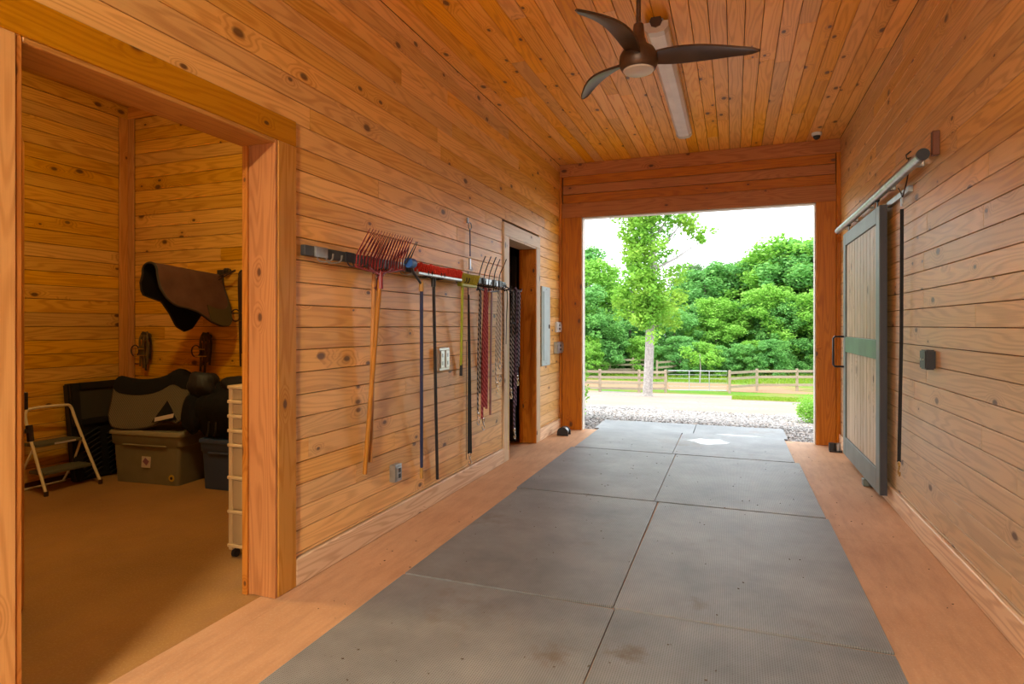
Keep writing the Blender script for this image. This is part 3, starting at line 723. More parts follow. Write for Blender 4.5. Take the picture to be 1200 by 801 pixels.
hooks = [385, 418, 442, 478, 496, 511, 541, 560, 567, 573, 585, 592, 603]
for i, hx in enumerate(hooks):
    yy = PL(hx, 320, .10).y
    if yy < YR1 - .02: hook_at(yy, .028 if i else .04, mat=GALV if i in (0, 3) else BLACKM)
ye = PL(607, 335, .14).y          # end arm that carries the ropes past the rail end
MB().span((XL + .045, YR1 - .12, ZR - .02), (XL + .06, YR1 - .02, ZR + .02)).tube(
    smoothpts([(XL + .055, YR1 - .07, ZR - .01), (XL + .10, YR1 + .06, ZR - .05), (XL + .14, ye - .1, ZR - .065), (XL + .15, ye + .06, ZR - .06), (XL + .15, ye + .08, ZR - .03)], 5), .007, 8).build('end_arm', BLACKM, t, True)

def handle(mb_name, parent, pa, pb, r, mat, **k):
    return MB().tube([pa, pb], r, 10).build(mb_name, mat, parent, True, **k)
# two pitchforks with many tines
def fork(pxa, pxb, ya, yb, tips, hk_top, hk_bot, offs, mt, n, lab, r=.0042, hmat=W_HANDLE, name='manure_fork', frame=True):
    base = PL(hk_bot[0], hk_bot[1], .03)
    t = thing(name, base, lab, 'fork')
    top = PL(hk_top[0], hk_top[1], offs[0]); bot = PL(hk_bot[0], hk_bot[1], .035)
    handle('handle', t, top, bot, .0155, hmat)
    A = PL(pxa, ya, offs[0]); B = PL(pxb, yb, offs[0])
    pts = [A + (B - A) * (i / (n - 1)) for i in range(n)]
    crv = [p + Vector((0, 0, -.03 * math.sin(PI * i / (n - 1)))) for i, p in enumerate(pts)]
    fr_ = MB().tube(crv, .007, 8)
    if frame: fr_.tube([top + Vector((0, 0, -.10)), (A + B) / 2 + Vector((0, 0, -.025))], .017, 8).tube([top + Vector((0, 0, -.02)), A * .75 + B * .25], .006, 6).tube([top + Vector((0, 0, -.02)), A * .25 + B * .75], .006, 6)
    fr_.build('head_frame', mt, t, True)
    TA = PL(tips[0][0], tips[0][1], offs[1]); TB = PL(tips[1][0], tips[1][1], offs[1])
    for i in range(n):
        f = i / (n - 1); p = crv[i]; q = TA + (TB - TA) * f
        k1 = p + Vector((.008, 0, .075))
        mid = k1 + (q - k1) * .5
        MB().tube([p, k1, mid, q], [r, r, r * .9, r * .4], 6).build('tine', mt, t, True)
    return t
fork(417, 471, 312, 315, ((434, 267), (484, 279)), (446, 320), (427.5, 555), (.14, .30, 1), RED, 17, 'red many-tined manure fork with the longer wooden handle, on the rack')
fork(421, 474, 309, 316, ((438, 272), (481, 283)), (438.5, 321), (434, 541), (.09, .22, 1), DKRED, 15, 'dark red manure fork with wooden handle hanging behind the red one', r=.0045)
# two-tine black tool with navy handle
t = thing('push_broom', PL(494, 558, .03), 'wide push broom with bright red bristles up and black handle', 'broom')
A, B_ = PL(486, 312, .13), PL(538, 331, .13); 
zb = (A.z + B_.z) / 2 + .005
MB().span((XL + .10, A.y, zb - .03), (XL + .16, B_.y, zb - .005), .006).build('broom_block', GALV, t)
nb_ = 26
for r_ in range(3):
    for i in range(nb_):
        y = A.y + .015 + (B_.y - A.y - .03) * i / (nb_ - 1); x = XL + .112 + r_ * .018
        MB().tube([(x, y, zb - .006), (x + (r_ - 1) * .012, y + random.uniform(-.006, .006), zb + .055 + random.uniform(-.004, .006))], [.008, .0115], 5).build('bristle_tuft', REDB if r_ else RED, t)
bt = PL(508, 334, .13)
handle('handle', t, (bt.x, bt.y, zb - .028), PL(512.5, 561, .035), .0125, BLACKM)
MB().tube([(bt.x, bt.y, zb - .035), (bt.x, bt.y, zb - .10)], .018, 10).build('handle_socket', BLACK, t, True)
nt_ = thing('navy_handled_tool', PL(494, 558, .03), 'navy-handled stable tool with two black prongs and blue cap, left of the red broom', 'tool')
tp = PL(494, 333, .18); 
handle('handle', nt_, tp, PL(494, 548, .035), .0125, NAVY)
handle('handle_tip', nt_, PL(494, 546, .0355), PL(494, 560, .03), .0135, GOLD, label='tan handle tip')
MB().tube([tp + Vector((0, 0, .02)), tp + Vector((0, 0, -.05))], .018, 10).build('collar', GOLD, nt_, True)
c = PL(481, 308, .18)
MB().tube([c + Vector((0, -.03, 0)), c + Vector((0, .035, 0))], .034, 14).build('end_cap', BLUE, nt_, True)
MB().tube([c + Vector((0, 0, -.02)), c + Vector((0, .03, -.055)), tp + Vector((0, 0, .0))], .009, 8).build('head_bar', BLACKM, nt_, True)
for dx in (474.5, 478.5):
    MB().tube([PL(dx, 309, .17), PL(489.5 - (478.5 - dx) * .4, 283, .24)], [.006, .0025], 6).build('prong', BLACKM, nt_, True)
# lime broom
t = thing('lime_broom', PL(540, 440, .03), 'lime green stable broom with yellow bristles on the rack', 'broom')
A, B_ = PL(538, 332, .12), PL(556, 336, .12); zb = (A.z + B_.z) / 2 - .004
MB().span((XL + .10, A.y, zb - .012), (XL + .15, B_.y, zb + .012), .006).build('broom_block', LIME, t)
for r_ in range(3):
    for i in range(11):
        y = A.y + .012 + (B_.y - A.y - .024) * i / 10; x = XL + .11 + r_ * .015
        MB().tube([(x, y, zb + .011), (x + (r_ - 1) * .015, y + (i - 5) * .007, zb + .095)], [.007, .013], 5).build('bristle_tuft', LIMEB, t)
tp = PL(542, 336, .12)
handle('handle', t, (tp.x, tp.y, zb - .01), PL(540.3, 428, .035), .0115, LIME)
handle('handle_grip', t, PL(540.4, 426, .0352), PL(540.2, 440, .034), .0135, BLACK, label='black grip end')
# five-tine pitchfork with steel tines
t = thing('pitchfork', PL(578, 345, .1), 'five-tined bare steel pitchfork head at the far end of the rack', 'fork')
A, B_ = PL(560, 337, .12), PL(584, 341, .12)
MB().tube([A, (A + B_) / 2 + Vector((0, 0, -.02)), B_], .008, 8).build('head_frame', BLACKM, t, True)
tipx = [(569, 300), (575.5, 300.5), (581.5, 301), (586, 303.5), (593.5, 303.5)]
for i, (tx, ty) in enumerate(tipx):
    p = A + (B_ - A) * (i / 4) + Vector((0, 0, -.015 * math.sin(PI * i / 4))); q = PL(tx, ty, .24)
    MB().tube(smoothpts([p, PL(561 + i * 6 + .5, 323, .15), PL(tx - 3.6, ty + 9, .20), q], 5), .0044, 6).build('tine', BLACKM, t, True)
mid = (A + B_) / 2
handle('handle', t, mid + Vector((0, 0, -.015)), (XL + .02 + .012, mid.y + .05, .65 + .35), .014, W_HANDLE)

# ------------------------------------------------------------------ ropes and straps on the rack
def hang(name, px, y0, y1, off, r, mat, lab, cat='rope', strands=2, spread=1.6, loop=True, metal=CHROME, flat=1.0, snapend=True):
    top = PL(px, y0, off); bot = PL(px, y1, off)
    t = thing(name, bot, lab, cat, None)
    for s in range(strands):
        o = (s - (strands - 1) / 2) * spread * 2 * r
        l = 1.0 if s == 0 else random.uniform(.72, .95)
        b = top + (bot - top) * l
        MB().tube(smoothpts([top + Vector((-.02, o * .5, .01)), top + Vector((0.0, o * .6, .018)), top + Vector((.015, o, -.03)), top + (b - top) * .5 + Vector((.004 + o * .6, o + random.uniform(-.006, .006), 0)), b + Vector((o * .5, o, 0))], 5),
                  r, 7, flat=flat, up=(.8, .6, 0)).build('strand', mat, t, True)
    if snapend: snap(t, bot + Vector((0, -(strands - 1) / 2 * spread * 2 * r, .002)), metal)
    return t
hang('lead_rope', 561, 341, 484, .10, .008, ROPE_BW, 'black and white lead rope, leftmost of the hanging leads', spread=1.3)
hang('lead_rope', 567.5, 341, 490, .11, .012, ROPE_R, 'red braided lead rope with a snap hanging from the rack', strands=3, spread=.95)
hang('leather_strap', 574.5, 342, 486, .07, .018, LEATHER, 'brown leather strap hanging beside the red lead rope', 'strap', 1, flat=.2, snapend=False)
hang('lead_rope', 583.5, 342, 448, .10, .010, ROPE_G, 'thick grey rope looped on the rack and ending in a knot', strands=3, spread=1.1, snapend=True)
# knot of grey rope is a small coil
g = thing('halter', PL(586, 440, .1), 'pale cord halter hanging in a long loop next to the grey rope', 'halter')
c = PL(586.5, 420, .08)
MB().tube(smoothpts([PL(588, 343, .09), PL(590, 380, .09), PL(589.5, 420, .09), PL(586, 432, .09), PL(583, 420, .09), PL(582, 380, .09), PL(584, 343, .09)], 5), .006, 6).build('cord', ROPE_G, g, True)
MB().tube(arc(PL(586, 443, .1), .03, 0, 2 * PI, 12, 'YZ')[:-1], .007, 6, closed=True).build('knot_loop', ROPE_G, g, True)
hang('whip_strap', 593, 342, 403, .12, .008, WEB, 'short thin black strap between the pale halter and the dark ropes', 'strap', 1, flat=.4, snapend=False)
hang('lead_rope', 599.5, 343, 455, .15, .011, ROPE_BW, 'black and white braided rope hanging in front of the side doorway', strands=2, spread=1.0)
hang('lead_rope', 603.5, 341, 502, .15, .010, ROPE_P, 'longest purple and black lead rope in front of the side doorway', strands=2, spread=1.1)
hang('lead_rope', 607, 342, 440, .16, .010, ROPE_N, 'navy braided lead rope at the end of the rack', strands=2, spread=1.0)
g = thing('halter', PL(602, 390, .17), 'black rope halter with a round noseband among the dark leads', 'halter')
MB().tube(arc(PL(602, 386, .18), .07, 0, 2 * PI, 20, 'YZ')[:-1], .007, 6, closed=True).build('noseband', WEB, g, True)
MB().tube(smoothpts([PL(601, 341, .17), PL(600, 360, .18), PL(600.5, 378, .18)], 5), .006, 6).tube(smoothpts([PL(604, 341, .17), PL(604.5, 360, .18), PL(603.5, 378, .18)], 5), .006, 6).build('crown_strap', WEB, g, True)
g = PL(597.5, 345, .05)
tag(MB().tube([(XLF + .012, g.y - .01, g.z + .05), (XLF + .012, g.y, .62), (XLF + .012, g.y + .005, .12)], .0035, 6).build('thin_cord', simple('yellow_cord', (.5, .42, .1), .7)), 'thin yellowish cord hanging down the side door casing', 'cord')

# ------------------------------------------------------------------ tack room things
# dutch door leaf standing open, with latches
A = Vector((-2.50, 1.345, 0)); B_ = Vector((-3.44, 1.995, 0)); d = (B_ - A).normalized(); ang = math.atan2(d.y, d.x)
Mr = Matrix.Rotation(ang, 4, 'Z'); L_ = (B_ - A).length; c = (A + B_) / 2
t = root('door_3')
def dbox(u0, u1, v0, v1, z0, z1, nm, m_, ch=.003, par=None):
    return MB().box(A + d * (u0 + u1) / 2 + Vector((-d.y, d.x, 0)) * (v0 + v1) / 2 + Vector((0, 0, (z0 + z1) / 2)), (u1 - u0, v1 - v0, z1 - z0), Mr, ch).build(nm, m_, par or t)
dbox(.0, .12, -.02, .02, .02, 2.38, 'stile', W_CASV); dbox(L_ - .12, L_, -.02, .02, .02, 2.38, 'stile', W_CASV)
for za, zb2 in ((.02, .18), (1.1, 1.25), (2.24, 2.38)): dbox(.12, L_ - .12, -.018, .018, za, zb2, 'rail', W_CASV)
for za, zb2 in ((.18, 1.1), (1.25, 2.24)):
    for i in range(6):
        ww = (L_ - .24) / 6; dbox(.12 + i * ww + .002, .12 + (i + 1) * ww - .002, -.01, .01, za, zb2, 'plank', W_CASV)
q = A + d * (L_ + .0); nrm = Vector((d.y, -d.x, 0))
lat = MB().box(q + nrm * .01 + Vector((0, 0, 1.05)), (.01, .05, .09), Mr, .003).build('latch_plate', BLACKM, t)
dirx = Vector((.55, .83, 0))
def zz_(py, p): return zat(p.x, p.y, py)
zl = zz_(505, q); zu = zz_(470, q)
MB().tube([q + Vector((0, 0, zl)), onD(36, 505, 3.1)], .012, 8).tube([onD(34, 498, 3.1), onD(36, 517, 3.1)], .016, 8).build('latch_bolt', BLACKM, t, True)
MB().tube([q + Vector((0, 0, zu)), onD(23, 470, 3.1)], .025, 10).build('knob', BLACKM, t, True)
for py in (466, 495):       # keepers on the far jamb
    zz = zat(WB + .02, OPR[1] - .02, py)
    tk = MB().box((WB + .008, OPR[1] - .024, zz), (.035, .008, .07), None, .002).build('strike_plate', BLACKM, bpy.data.objects['door_1'])
    MB().box((WB + .012, OPR[1] - .03, zz), (.012, .006, .022), None, .001).build('strike_slot', STEEL, tk)
# step ladder
F1, F2 = Vector((-5.43, 3.35, 0)), Vector((-5.40, 3.79, 0)); B1, B2 = Vector((-5.79, 3.30, 0)), Vector((-5.78, 3.74, 0))
T1, T2 = Vector((-5.70, 3.345, .66)), Vector((-5.68, 3.725, .66))
t = thing('step_stool', (F1 + F2) / 2, 'folding two-step stool with cream tube frame standing against the room wall', 'step stool')
def lerp(a, b, f): return a + (b - a) * f
MB().tube(smoothpts([F1 + Vector((0, 0, .02)), lerp(F1, T1, .5), lerp(F1, T1, .9), T1 + Vector((0, .012, .035)), T1 + Vector((0, .07, .06)), T2 + Vector((0, -.07, .06)), T2 + Vector((0, -.012, .035)), lerp(F2, T2, .9), lerp(F2, T2, .5), F2 + Vector((0, 0, .02))], 5), .0125, 8).build('front_frame', CREAMT, t, True)
J1, J2 = lerp(F1, T1, .62) + Vector((0, .015, 0)), lerp(F2, T2, .62) + Vector((0, -.015, 0))
MB().tube(smoothpts([J1, lerp(J1, B1, .5), B1 + Vector((0, .02, .03)), B1 + Vector((.0, .05, .012)), B2 + Vector((0, -.05, .012)), B2 + Vector((0, -.02, .03)), lerp(J2, B2, .5), J2], 5), .010, 8).build('rear_frame', CREAMT, t, True)
for k, (f, nm) in enumerate(((.27, 'lower'), (.62, 'upper'))):
    a, b = lerp(F1, T1, f), lerp(F2, T2, f); w0 = .2 if k == 0 else .17
    MB().span((a.x - w0 + .03, a.y + .012, a.z - .012), (a.x + .035, b.y - .012, a.z + .014), .004).build('step', TREAD, t)
    MB().tube([a + Vector((0, 0, 0)), b], .006, 6).build('step_bar', CREAMT, t)
for p in (F1, F2): MB().tube([p + Vector((0, 0, .001)), p + Vector((0, 0, .04))], .017, 8).build('rubber_foot', DLEATHER, t)
lab_ = lerp(F1, T1, .62); MB().span((lab_.x + .034, 3.50, lab_.z - .008), (lab_.x + .037, 3.68, lab_.z + .008)).build('maker_strip', STICK, t)
# totes
def tote(base, ang, w_, d_, h_, mat, lab, lidm):
    t = bpy.data.objects.new('storage_tote', None); COL.objects.link(t); t.location = base; t.rotation_euler = (0, 0, ang); tag(t, lab, 'tote'); t['_base'] = (0, 0, 0)
    bm = bmesh.new(); taper = .90
    def ring(z, k, ins=0): return [bm.verts.new((sx * (w_ / 2 * k - ins), sy * (d_ / 2 * k - ins), z)) for sx, sy in ((-1, -1), (1, -1), (1, 1), (-1, 1))]
    mb = MB(); n = 6
    def rr(k, z, ins=0):
        W_, D_ = w_ / 2 * k - ins, d_ / 2 * k - ins; c_ = .035; out = []
        for sx, sy, a0 in ((1, -1, -PI / 2), (1, 1, 0), (-1, 1, PI / 2), (-1, -1, PI)):
            for i in range(5):
                a = a0 + i * PI / 8; out.append((sx * (W_ - c_) + c_ * math.cos(a), sy * (D_ - c_) + c_ * math.sin(a), z))
        return out
    prof = [(.88, .001, 0), (.885, .03, 0), (.93, h_ * .66, 0), (.93, h_ * .69, .0), (.975, h_ * .72, 0), (.985, h_ * .90, 0)]
    rings = [rr(k, z, i) for k, z, i in prof]; vs = [v for r_ in rings for v in r_]; m = 20; fs = []
    for i in range(len(rings) - 1):
        for k in range(m): fs.append((i * m + k, i * m + (k + 1) % m, (i + 1) * m + (k + 1) % m, (i + 1) * m + k))
    fs.append(tuple(range(m))[::-1]); fs.append(tuple((len(rings) - 1) * m + k for k in range(m)))
    bm.free()
    MB().add(vs, fs).build('tub', mat, t, True)
    lid = [rr(1.0, h_ * .88), rr(1.03, h_ * .885), rr(1.03, h_ * .935), rr(1.0, h_ * .96), rr(.93, h_ * .965), rr(.91, h_ * .95)]
    vs = [v for r_ in lid for v in r_]; fs = []
    for i in range(len(lid) - 1):
        for k in range(m): fs.append((i * m + k, i * m + (k + 1) % m, (i + 1) * m + (k + 1) % m, (i + 1) * m + k))
    fs.append(tuple(range(m))[::-1]); fs.append(tuple((len(lid) - 1) * m + k for k in range(m)))
    MB().add(vs, fs).build('lid', lidm, t, True)
    MB().box((0, -d_ / 2 * .955, h_ * .70), (w_ * .62, .03, .018), None, .006).build('grip_ledge', mat, t)
    return t
gt = tote((-5.03, 4.13, 0), R(5), .80, .44, .50, TOTEG, 'large olive-grey lidded storage tote on the tack room floor', simple('tote_lid', (.26, .245, .18), .4))
MB().box((.01, -.2045, .20), (.10, .004, .10), Matrix.Rotation(R(-4), 4, 'X'), .0).build('label_sticker', STICK, gt)
MB().box((.01, -.2075, .205), (.055, .003, .045), Matrix.Rotation(R(-4), 4, 'X') @ Matrix.Rotation(R(35), 4, 'Y'), .0).build('printed_emblem', simple('violet_print', (.22, .1, .2), .6), gt)
MB().box((.01, -.2065, .165), (.05, .003, .012), Matrix.Rotation(R(-4), 4, 'X'), .0).build('printed_line', BLACK, gt)
MB().lathe([(.030, 0), (.030, .004)], (.29, -.199, .07), 16, Matrix.Rotation(R(90), 4, 'X')).build('round_sticker', YEL, gt)
MB().lathe([(.014, 0), (.014, .006)], (.29, -.199, .07), 12, Matrix.Rotation(R(90), 4, 'X')).build('sticker_centre', BLACK, gt)
bt_ = tote((-4.16, 4.18, 0), R(3), .56, .38, .46, TOTEB, 'blue lidded storage tote beside the olive-grey one', TOTEB)
# black ribbed panel leaning
t = thing('plastic_ramp', (-5.68, 4.0, 0), 'black ribbed plastic trunk panel leaning on the wall behind the grey tote', 'panel')
Ml = Matrix.Rotation(R(-7), 4, 'Y')
def lp(x, y, z): return Ml @ Vector((x, y, z)) + Vector((-5.66, 4.0, .006))
def lbox(x0, x1, y0, y1, z0, z1, nm, m_, ch=.004): return MB().box(lp((x0 + x1) / 2, (y0 + y1) / 2, (z0 + z1) / 2), (x1 - x0, y1 - y0, z1 - z0), Ml, ch).build(nm, m_, t)
lbox(-.04, .04, -.28, .27, .0, .90, 'panel_body', BLACK, .012)
for ya, yb, za, zb2 in ((-.28, -.20, .50, .90), (.20, .27, .5, .9), (-.2, .2, .83, .9), (-.2, .2, .5, .56)): lbox(.04, .075, ya, yb, za, zb2, 'rim', BLACK, .01)
GREYP = simple('dark_grey_panel', (.035, .034, .03), .6); lbox(.04, .048, -.2, .2, .56, .83, 'recess_panel', GREYP, .0)
for i in range(9):
    z = .05 + i * .047
    for y_ in (-.12, .12):
        Mx = Ml @ Matrix.Rotation(R(24), 4, 'X'); MB().box(lp(.05, y_, z), (.02, .19, .014), Mx, .003).build('rib', BLACK, t)
# draped pads
def drape(name, p0, p1, hw, prof, t_, mat, lab, cat, patch=None, sag=None, nn=24):
    """spine from p0 to p1; prof(s, side) gives how far the flap hangs; hw: half-width of the arch"""
    p0, p1 = Vector(p0), Vector(p1); base = (p0 + p1) / 2
    t = thing(name, base, lab, cat); d = (p1 - p0); side = Vector((0, 0, 1)).cross(d).normalized()
    flaps = {}
    for sd in (-1, 1):
        g = []
        for i in range(nn + 1):
            s_ = i / nn; sp = p0 + d * s_ + Vector((0, 0, sag(s_) if sag else 0)); L_ = prof(s_, sd); row = []
            for j in range(15):
                q = j / 14 * L_
                ra_ = hw * .55
                if q < ra_ * PI / 2: a = q / ra_; o = ra_ * math.sin(a); z = -ra_ * (1 - math.cos(a))
                else: rest = q - ra_ * PI / 2; o = ra_ + rest * .30 * (hw / .14); z = -ra_ - rest * .95
                row.append(sp + side * sd * (o + .006 * math.sin(s_ * 9 + j * .4)) + Vector((0, 0, z)))
            g.append(row)
        flaps[sd] = g
    return t, flaps
# brown pad on wall arm
def prof_b(s_, sd):
    pts = [(0, .28), (.05, .37), (.15, .42), (.3, .43), (.45, .45), (.55, .49), (.65, .54), (.78, .57), (.9, .56), (.97, .50), (1, .38)] if sd == -1 else [(0, .22), (.06, .32), (.35, .36), (.5, .46), (.65, .58), (.8, .62), (.92, .58), (1, .45)]
    for (a, b), (c_, d_) in zip(pts[:-1], pts[1:]):
        if a <= s_ <= c_: return b + (d_ - b) * (s_ - a) / (c_ - a)
    return .3
PA, PB = (-4.62, 3.66, 1.97), (-4.60, 4.33, 1.92)
t, fl_ = drape('saddle_pad', PA, PB, .16, prof_b, .012, PADB, 'brown cloth saddle pad draped over the wall saddle rack', 'saddle pad')
for sd in (1, -1):
    MB().sheet(fl_[sd], .012).build('pad_flap', PADB if sd == -1 else BLACKF, t, True)
    gd = fl_[sd]; edge = [r_[-1] for r_ in gd]; edge2 = [p for p in gd[0]] + edge[1:] + gd[-1][::-1][1:]
    MB().tube(edge2, .009, 6).build('edge_binding', PIPING, t, True)
ln = [[p + (Vector((-.014, 0, -.004))) for p in r_] for r_ in fl_[-1]]; MB().sheet(ln, .008).build('lining', BLACKF, t, True)
pg = [[p + Vector((.012, 0, 0)) for p in r_[10:15]] for r_ in fl_[-1][15:25]]
MB().sheet([[p for p in r_[max(0, 0):]] for r_ in pg], .008).build('corner_patch', OLPATCH, t, True)
t = thing('saddle_rack', (-4.60, 4.38, 1.85), 'black metal saddle rack arm on the wall under the brown pad', 'rack')
MB().tube([(-4.60, 4.385, 1.87), (-4.61, 3.72, 1.90)], .016, 8).tube([(-4.60, 4.385, 1.68), (-4.605, 3.95, 1.86)], .010, 8).build('arm', BLACKM, t, True)
MB().span((-4.64, 4.375, 1.62), (-4.56, 4.389, 1.97), .004).build('wall_plate', BLACKM, t)
MB().lathe([(.03, 0), (.035, .02), (.03, .05), (.01, .06)], (-4.50, 4.389, 1.95), 12, Matrix.Rotation(R(90), 4, 'X')).build('peg_end', BLACKM, t, True)
# grey quilted pad on the tote: spine along X
def prof_g(s_, sd):
    e = min(s_, 1 - s_); r_ = .49 - .10 * max(0, 1 - e / .10) ** 2
    return r_ if sd == -1 else r_ - .02
def sag_g(s_): return -.03 * math.sin(PI * min(1, s_ / .6)) + .075 * math.exp(-((s_ - .80) / .13) ** 2)
TG = .486
t, fl_ = drape('saddle_pad', (-5.46, 4.03, TG + .465), (-4.70, 4.19, TG + .465), .13, prof_g, .012, QUILT, 'charcoal quilted saddle pad with black spine standing on the grey tote', 'saddle pad', sag=sag_g)
for sd in (-1, 1):
    top_ = [r_[:6] for r_ in fl_[sd]]; low = [r_[5:] for r_ in fl_[sd]]
    MB().sheet(top_, .022).build('fleece_panel', BLACKF, t, True)
    MB().sheet(low, .012).build('quilted_flap', QUILT if sd == -1 else BLACKF, t, True)
    gd = fl_[sd]; MB().tube([p for p in gd[0][5:]] + [r_[-1] for r_ in gd][1:] + gd[-1][::-1][1:9], .008, 6).build('edge_binding', PIPING, t, True)
    st_ = MB().tube([r_[5] for r_ in gd], .007, 6).build('seam_piping', QUILT, t, True)
g = fl_[-1]; nr = Vector((.0, -1, 0)); q0, q1, q2, q3 = g[15][12], g[21][12], g[21][13], g[15][13]
dv = Vector((0.02, -.012, 0))
tri = [g[14][13] + dv, g[22][13] + dv, g[18][9] + dv]
MB().prism(tri, (0, -1, 0), .006).build('badge_patch', BLACKF, t)
dv2 = dv + Vector((.002, -.008, .0))
MB().prism([g[15][13] + dv2, g[21][13] + dv2, g[21][12] + dv2 + Vector((0, 0, .004)), g[15][12] + dv2 + Vector((0, 0, .004))], (0, -1, 0), .003).build('badge_stripe', STICK, t)
# black blanket bundle on blue tote
def lump(name, c, r, mat, parent, seed, sc=(1, 1, 1), amp=.25, z_floor=None):
    bm = bmesh.new(); bmesh.ops.create_icosphere(bm, subdivisions=4, radius=1)
    rg = random.Random(seed); W_ = [(Vector((rg.uniform(-1, 1), rg.uniform(-1, 1), rg.uniform(-1, 1))).normalized() * rg.uniform(2, 6), rg.uniform(0, 6), rg.uniform(.3, 1)) for _ in range(9)]
    for v in bm.verts:
        n = v.co.normalized(); k = 1 + amp * sum(a * math.sin(n.dot(w_) + p) for w_, p, a in W_) / 4
        k += .03 * math.sin(14 * math.atan2(n.y, n.x) + 3 * n.z)
        v.co = Vector((n.x * r * sc[0] * k, n.y * r * sc[1] * k, n.z * r * sc[2] * k)) + Vector(c)
        if z_floor is not None and v.co.z < z_floor: v.co.z = z_floor + .0005
    mb = MB(); bm.verts.index_update(); mb.add([v.co.copy() for v in bm.verts], [[v.index for v in f.verts] for f in bm.faces]); bm.free()
    return mb.build(name, mat, parent, True)
t = thing('horse_blanket', (-4.25, 4.1, .45), 'crumpled black horse blanket heaped on the blue tote', 'blanket')
lump('folded_cloth', (-4.26, 4.12, .70), .23, BLACKF, t, 3, (1.3, .85, 1.0), z_floor=.448)
NAVF = simple('black_nylon', (.016, .018, .026), .55, spec=.4)
lump('upper_fold', (-4.46, 4.06, .90), .13, NAVF, t, 9, (1.1, 1, 1.0), .35)
lump('upper_fold', (-4.10, 4.12, .90), .11, NAVF, t, 12, (1.7, 1, .8), .3)
lump('hanging_fold', (-4.52, 4.00, .64), .13, BLACKF, t, 21, (.7, .6, 1.35), .3)
for i, px in enumerate((-4.30, -4.22)):
    MB().tube(smoothpts([(px, 3.97, .60), (px + .01, 3.955, .52), (px, 3.95, .472 + .01 * i)], 4), .008, 6).build('dangling_strap', WEB, t, True)
# drawers tower
x0, x1, y0, y1 = -2.94, -2.58, 2.86, 3.24
t = thing('drawer_tower', ((x0 + x1) / 2, (y0 + y1) / 2, 0), 'narrow cream plastic drawer tower on casters behind the door post', 'drawers')
zs = [.08, .29, .50, .70, .79, .88, .97, 1.06]
for xx in (x0, x1 - .03):
    for yy in (y0, y1 - .03): MB().span((xx, yy, .05), (xx + .03, yy + .03, 1.06), .004).build('post', CREAM, t)
for z in zs: MB().span((x0 - .006, y0 - .006, z - .012), (x1 + .006, y1 + .006, z + .008), .004).build('shelf_frame', CREAM, t)
for za, zb2 in zip(zs[:-1], zs[1:]):
    o = MB().span((x0 + .031, y0 + .004, za + .012), (x1 - .031, y1 - .01, zb2 - .016), .004).build('drawer', TUBC, t)
    MB().span(((x0 + x1) / 2 - .06, y0 - .012, zb2 - .04), ((x0 + x1) / 2 + .06, y0 + .004, zb2 - .026), .002).build('drawer_pull', CREAM, o)
for xx in (x0 + .03, x1 - .03):
    for yy in (y0 + .03, y1 - .03): MB().tube([(xx - .012, yy, .026), (xx + .012, yy, .026)], .025, 12).span((xx - .006, yy - .01, .03), (xx + .006, yy + .01, .07)).build('caster', BLACK, t, True)
# bridles
def bridle(px, py0, py1, lab, mat, seed, wide=.10, Yp=4.34):
    rg = random.Random(seed); a = onY(px, py0, Yp); b = onY(px, py1, Yp)
    t = thing('bridle', b, lab, 'bridle')
    MB().lathe([(.028, 0), (.03, .05), (.045, .055), (.045, .065)], (a.x, 4.389, a.z - .03), 12, Matrix.Rotation(R(90), 4, 'X')).build('wall_hook', BLACKM, t, True)
    for k in range(10):
        o = (k / 9 - .5) * 2 * wide * .8; l = rg.uniform(.55, 1.0); z = a.z + (b.z - a.z) * l
        pts = [a + Vector((o * .3, .0, .01)), a + Vector((o * .9, -.012 * (k % 3), -.06)), Vector((a.x + o + rg.uniform(-.015, .015), Yp - .01 * (k % 3), (a.z + z) / 2)), Vector((a.x + o * .8 + rg.uniform(-.01, .01), Yp - .01 * (k % 3), z))]
        MB().tube(smoothpts(pts, 5), .016, 6, flat=.35, up=(1, 0, 0)).build('strap', mat if k % 3 else DLEATHER, t, True)
    z1 = a.z + (b.z - a.z) * .45
    MB().tube(arc((a.x - wide * 1.0, Yp - .03, z1), .055, 0, 2 * PI, 16, 'XZ')[:-1], .007, 6, closed=True).build('noseband', DLEATHER, t, True)
    MB().tube([(a.x - wide, Yp - .04, z1 - .05), (a.x + wide * .6, Yp - .04, z1 - .045)], .006, 6).build('bit', CHROME, t, True)
    MB().tube([(a.x - wide * 1.3, Yp - .04, z1 + .02), (a.x + wide * .4, Yp - .04, z1 + .02)], .006, 6).build('bit', CHROME, t, True)
    return t
bridle(170, 390, 436, 'olive leather bridle hooked on the wall left, above the quilted pad', OLEATHER, 1)
bridle(241, 391, 436, 'black bridle with round noseband hooked above the blanket', DLEATHER, 2, .09)
t = bridle(285, 318, 432, 'long black halter and reins hanging beside the door post', DLEATHER, 5, .06)
MB().tube(smoothpts([onY(276, 316, 4.32), onY(266, 320, 4.28), onY(256, 324, 4.28)], 5), .006, 6).tube(smoothpts([onY(276, 317, 4.32), onY(264, 323, 4.28), onY(254, 329, 4.28)], 5), .006, 6).build('rein', DLEATHER, t, True)

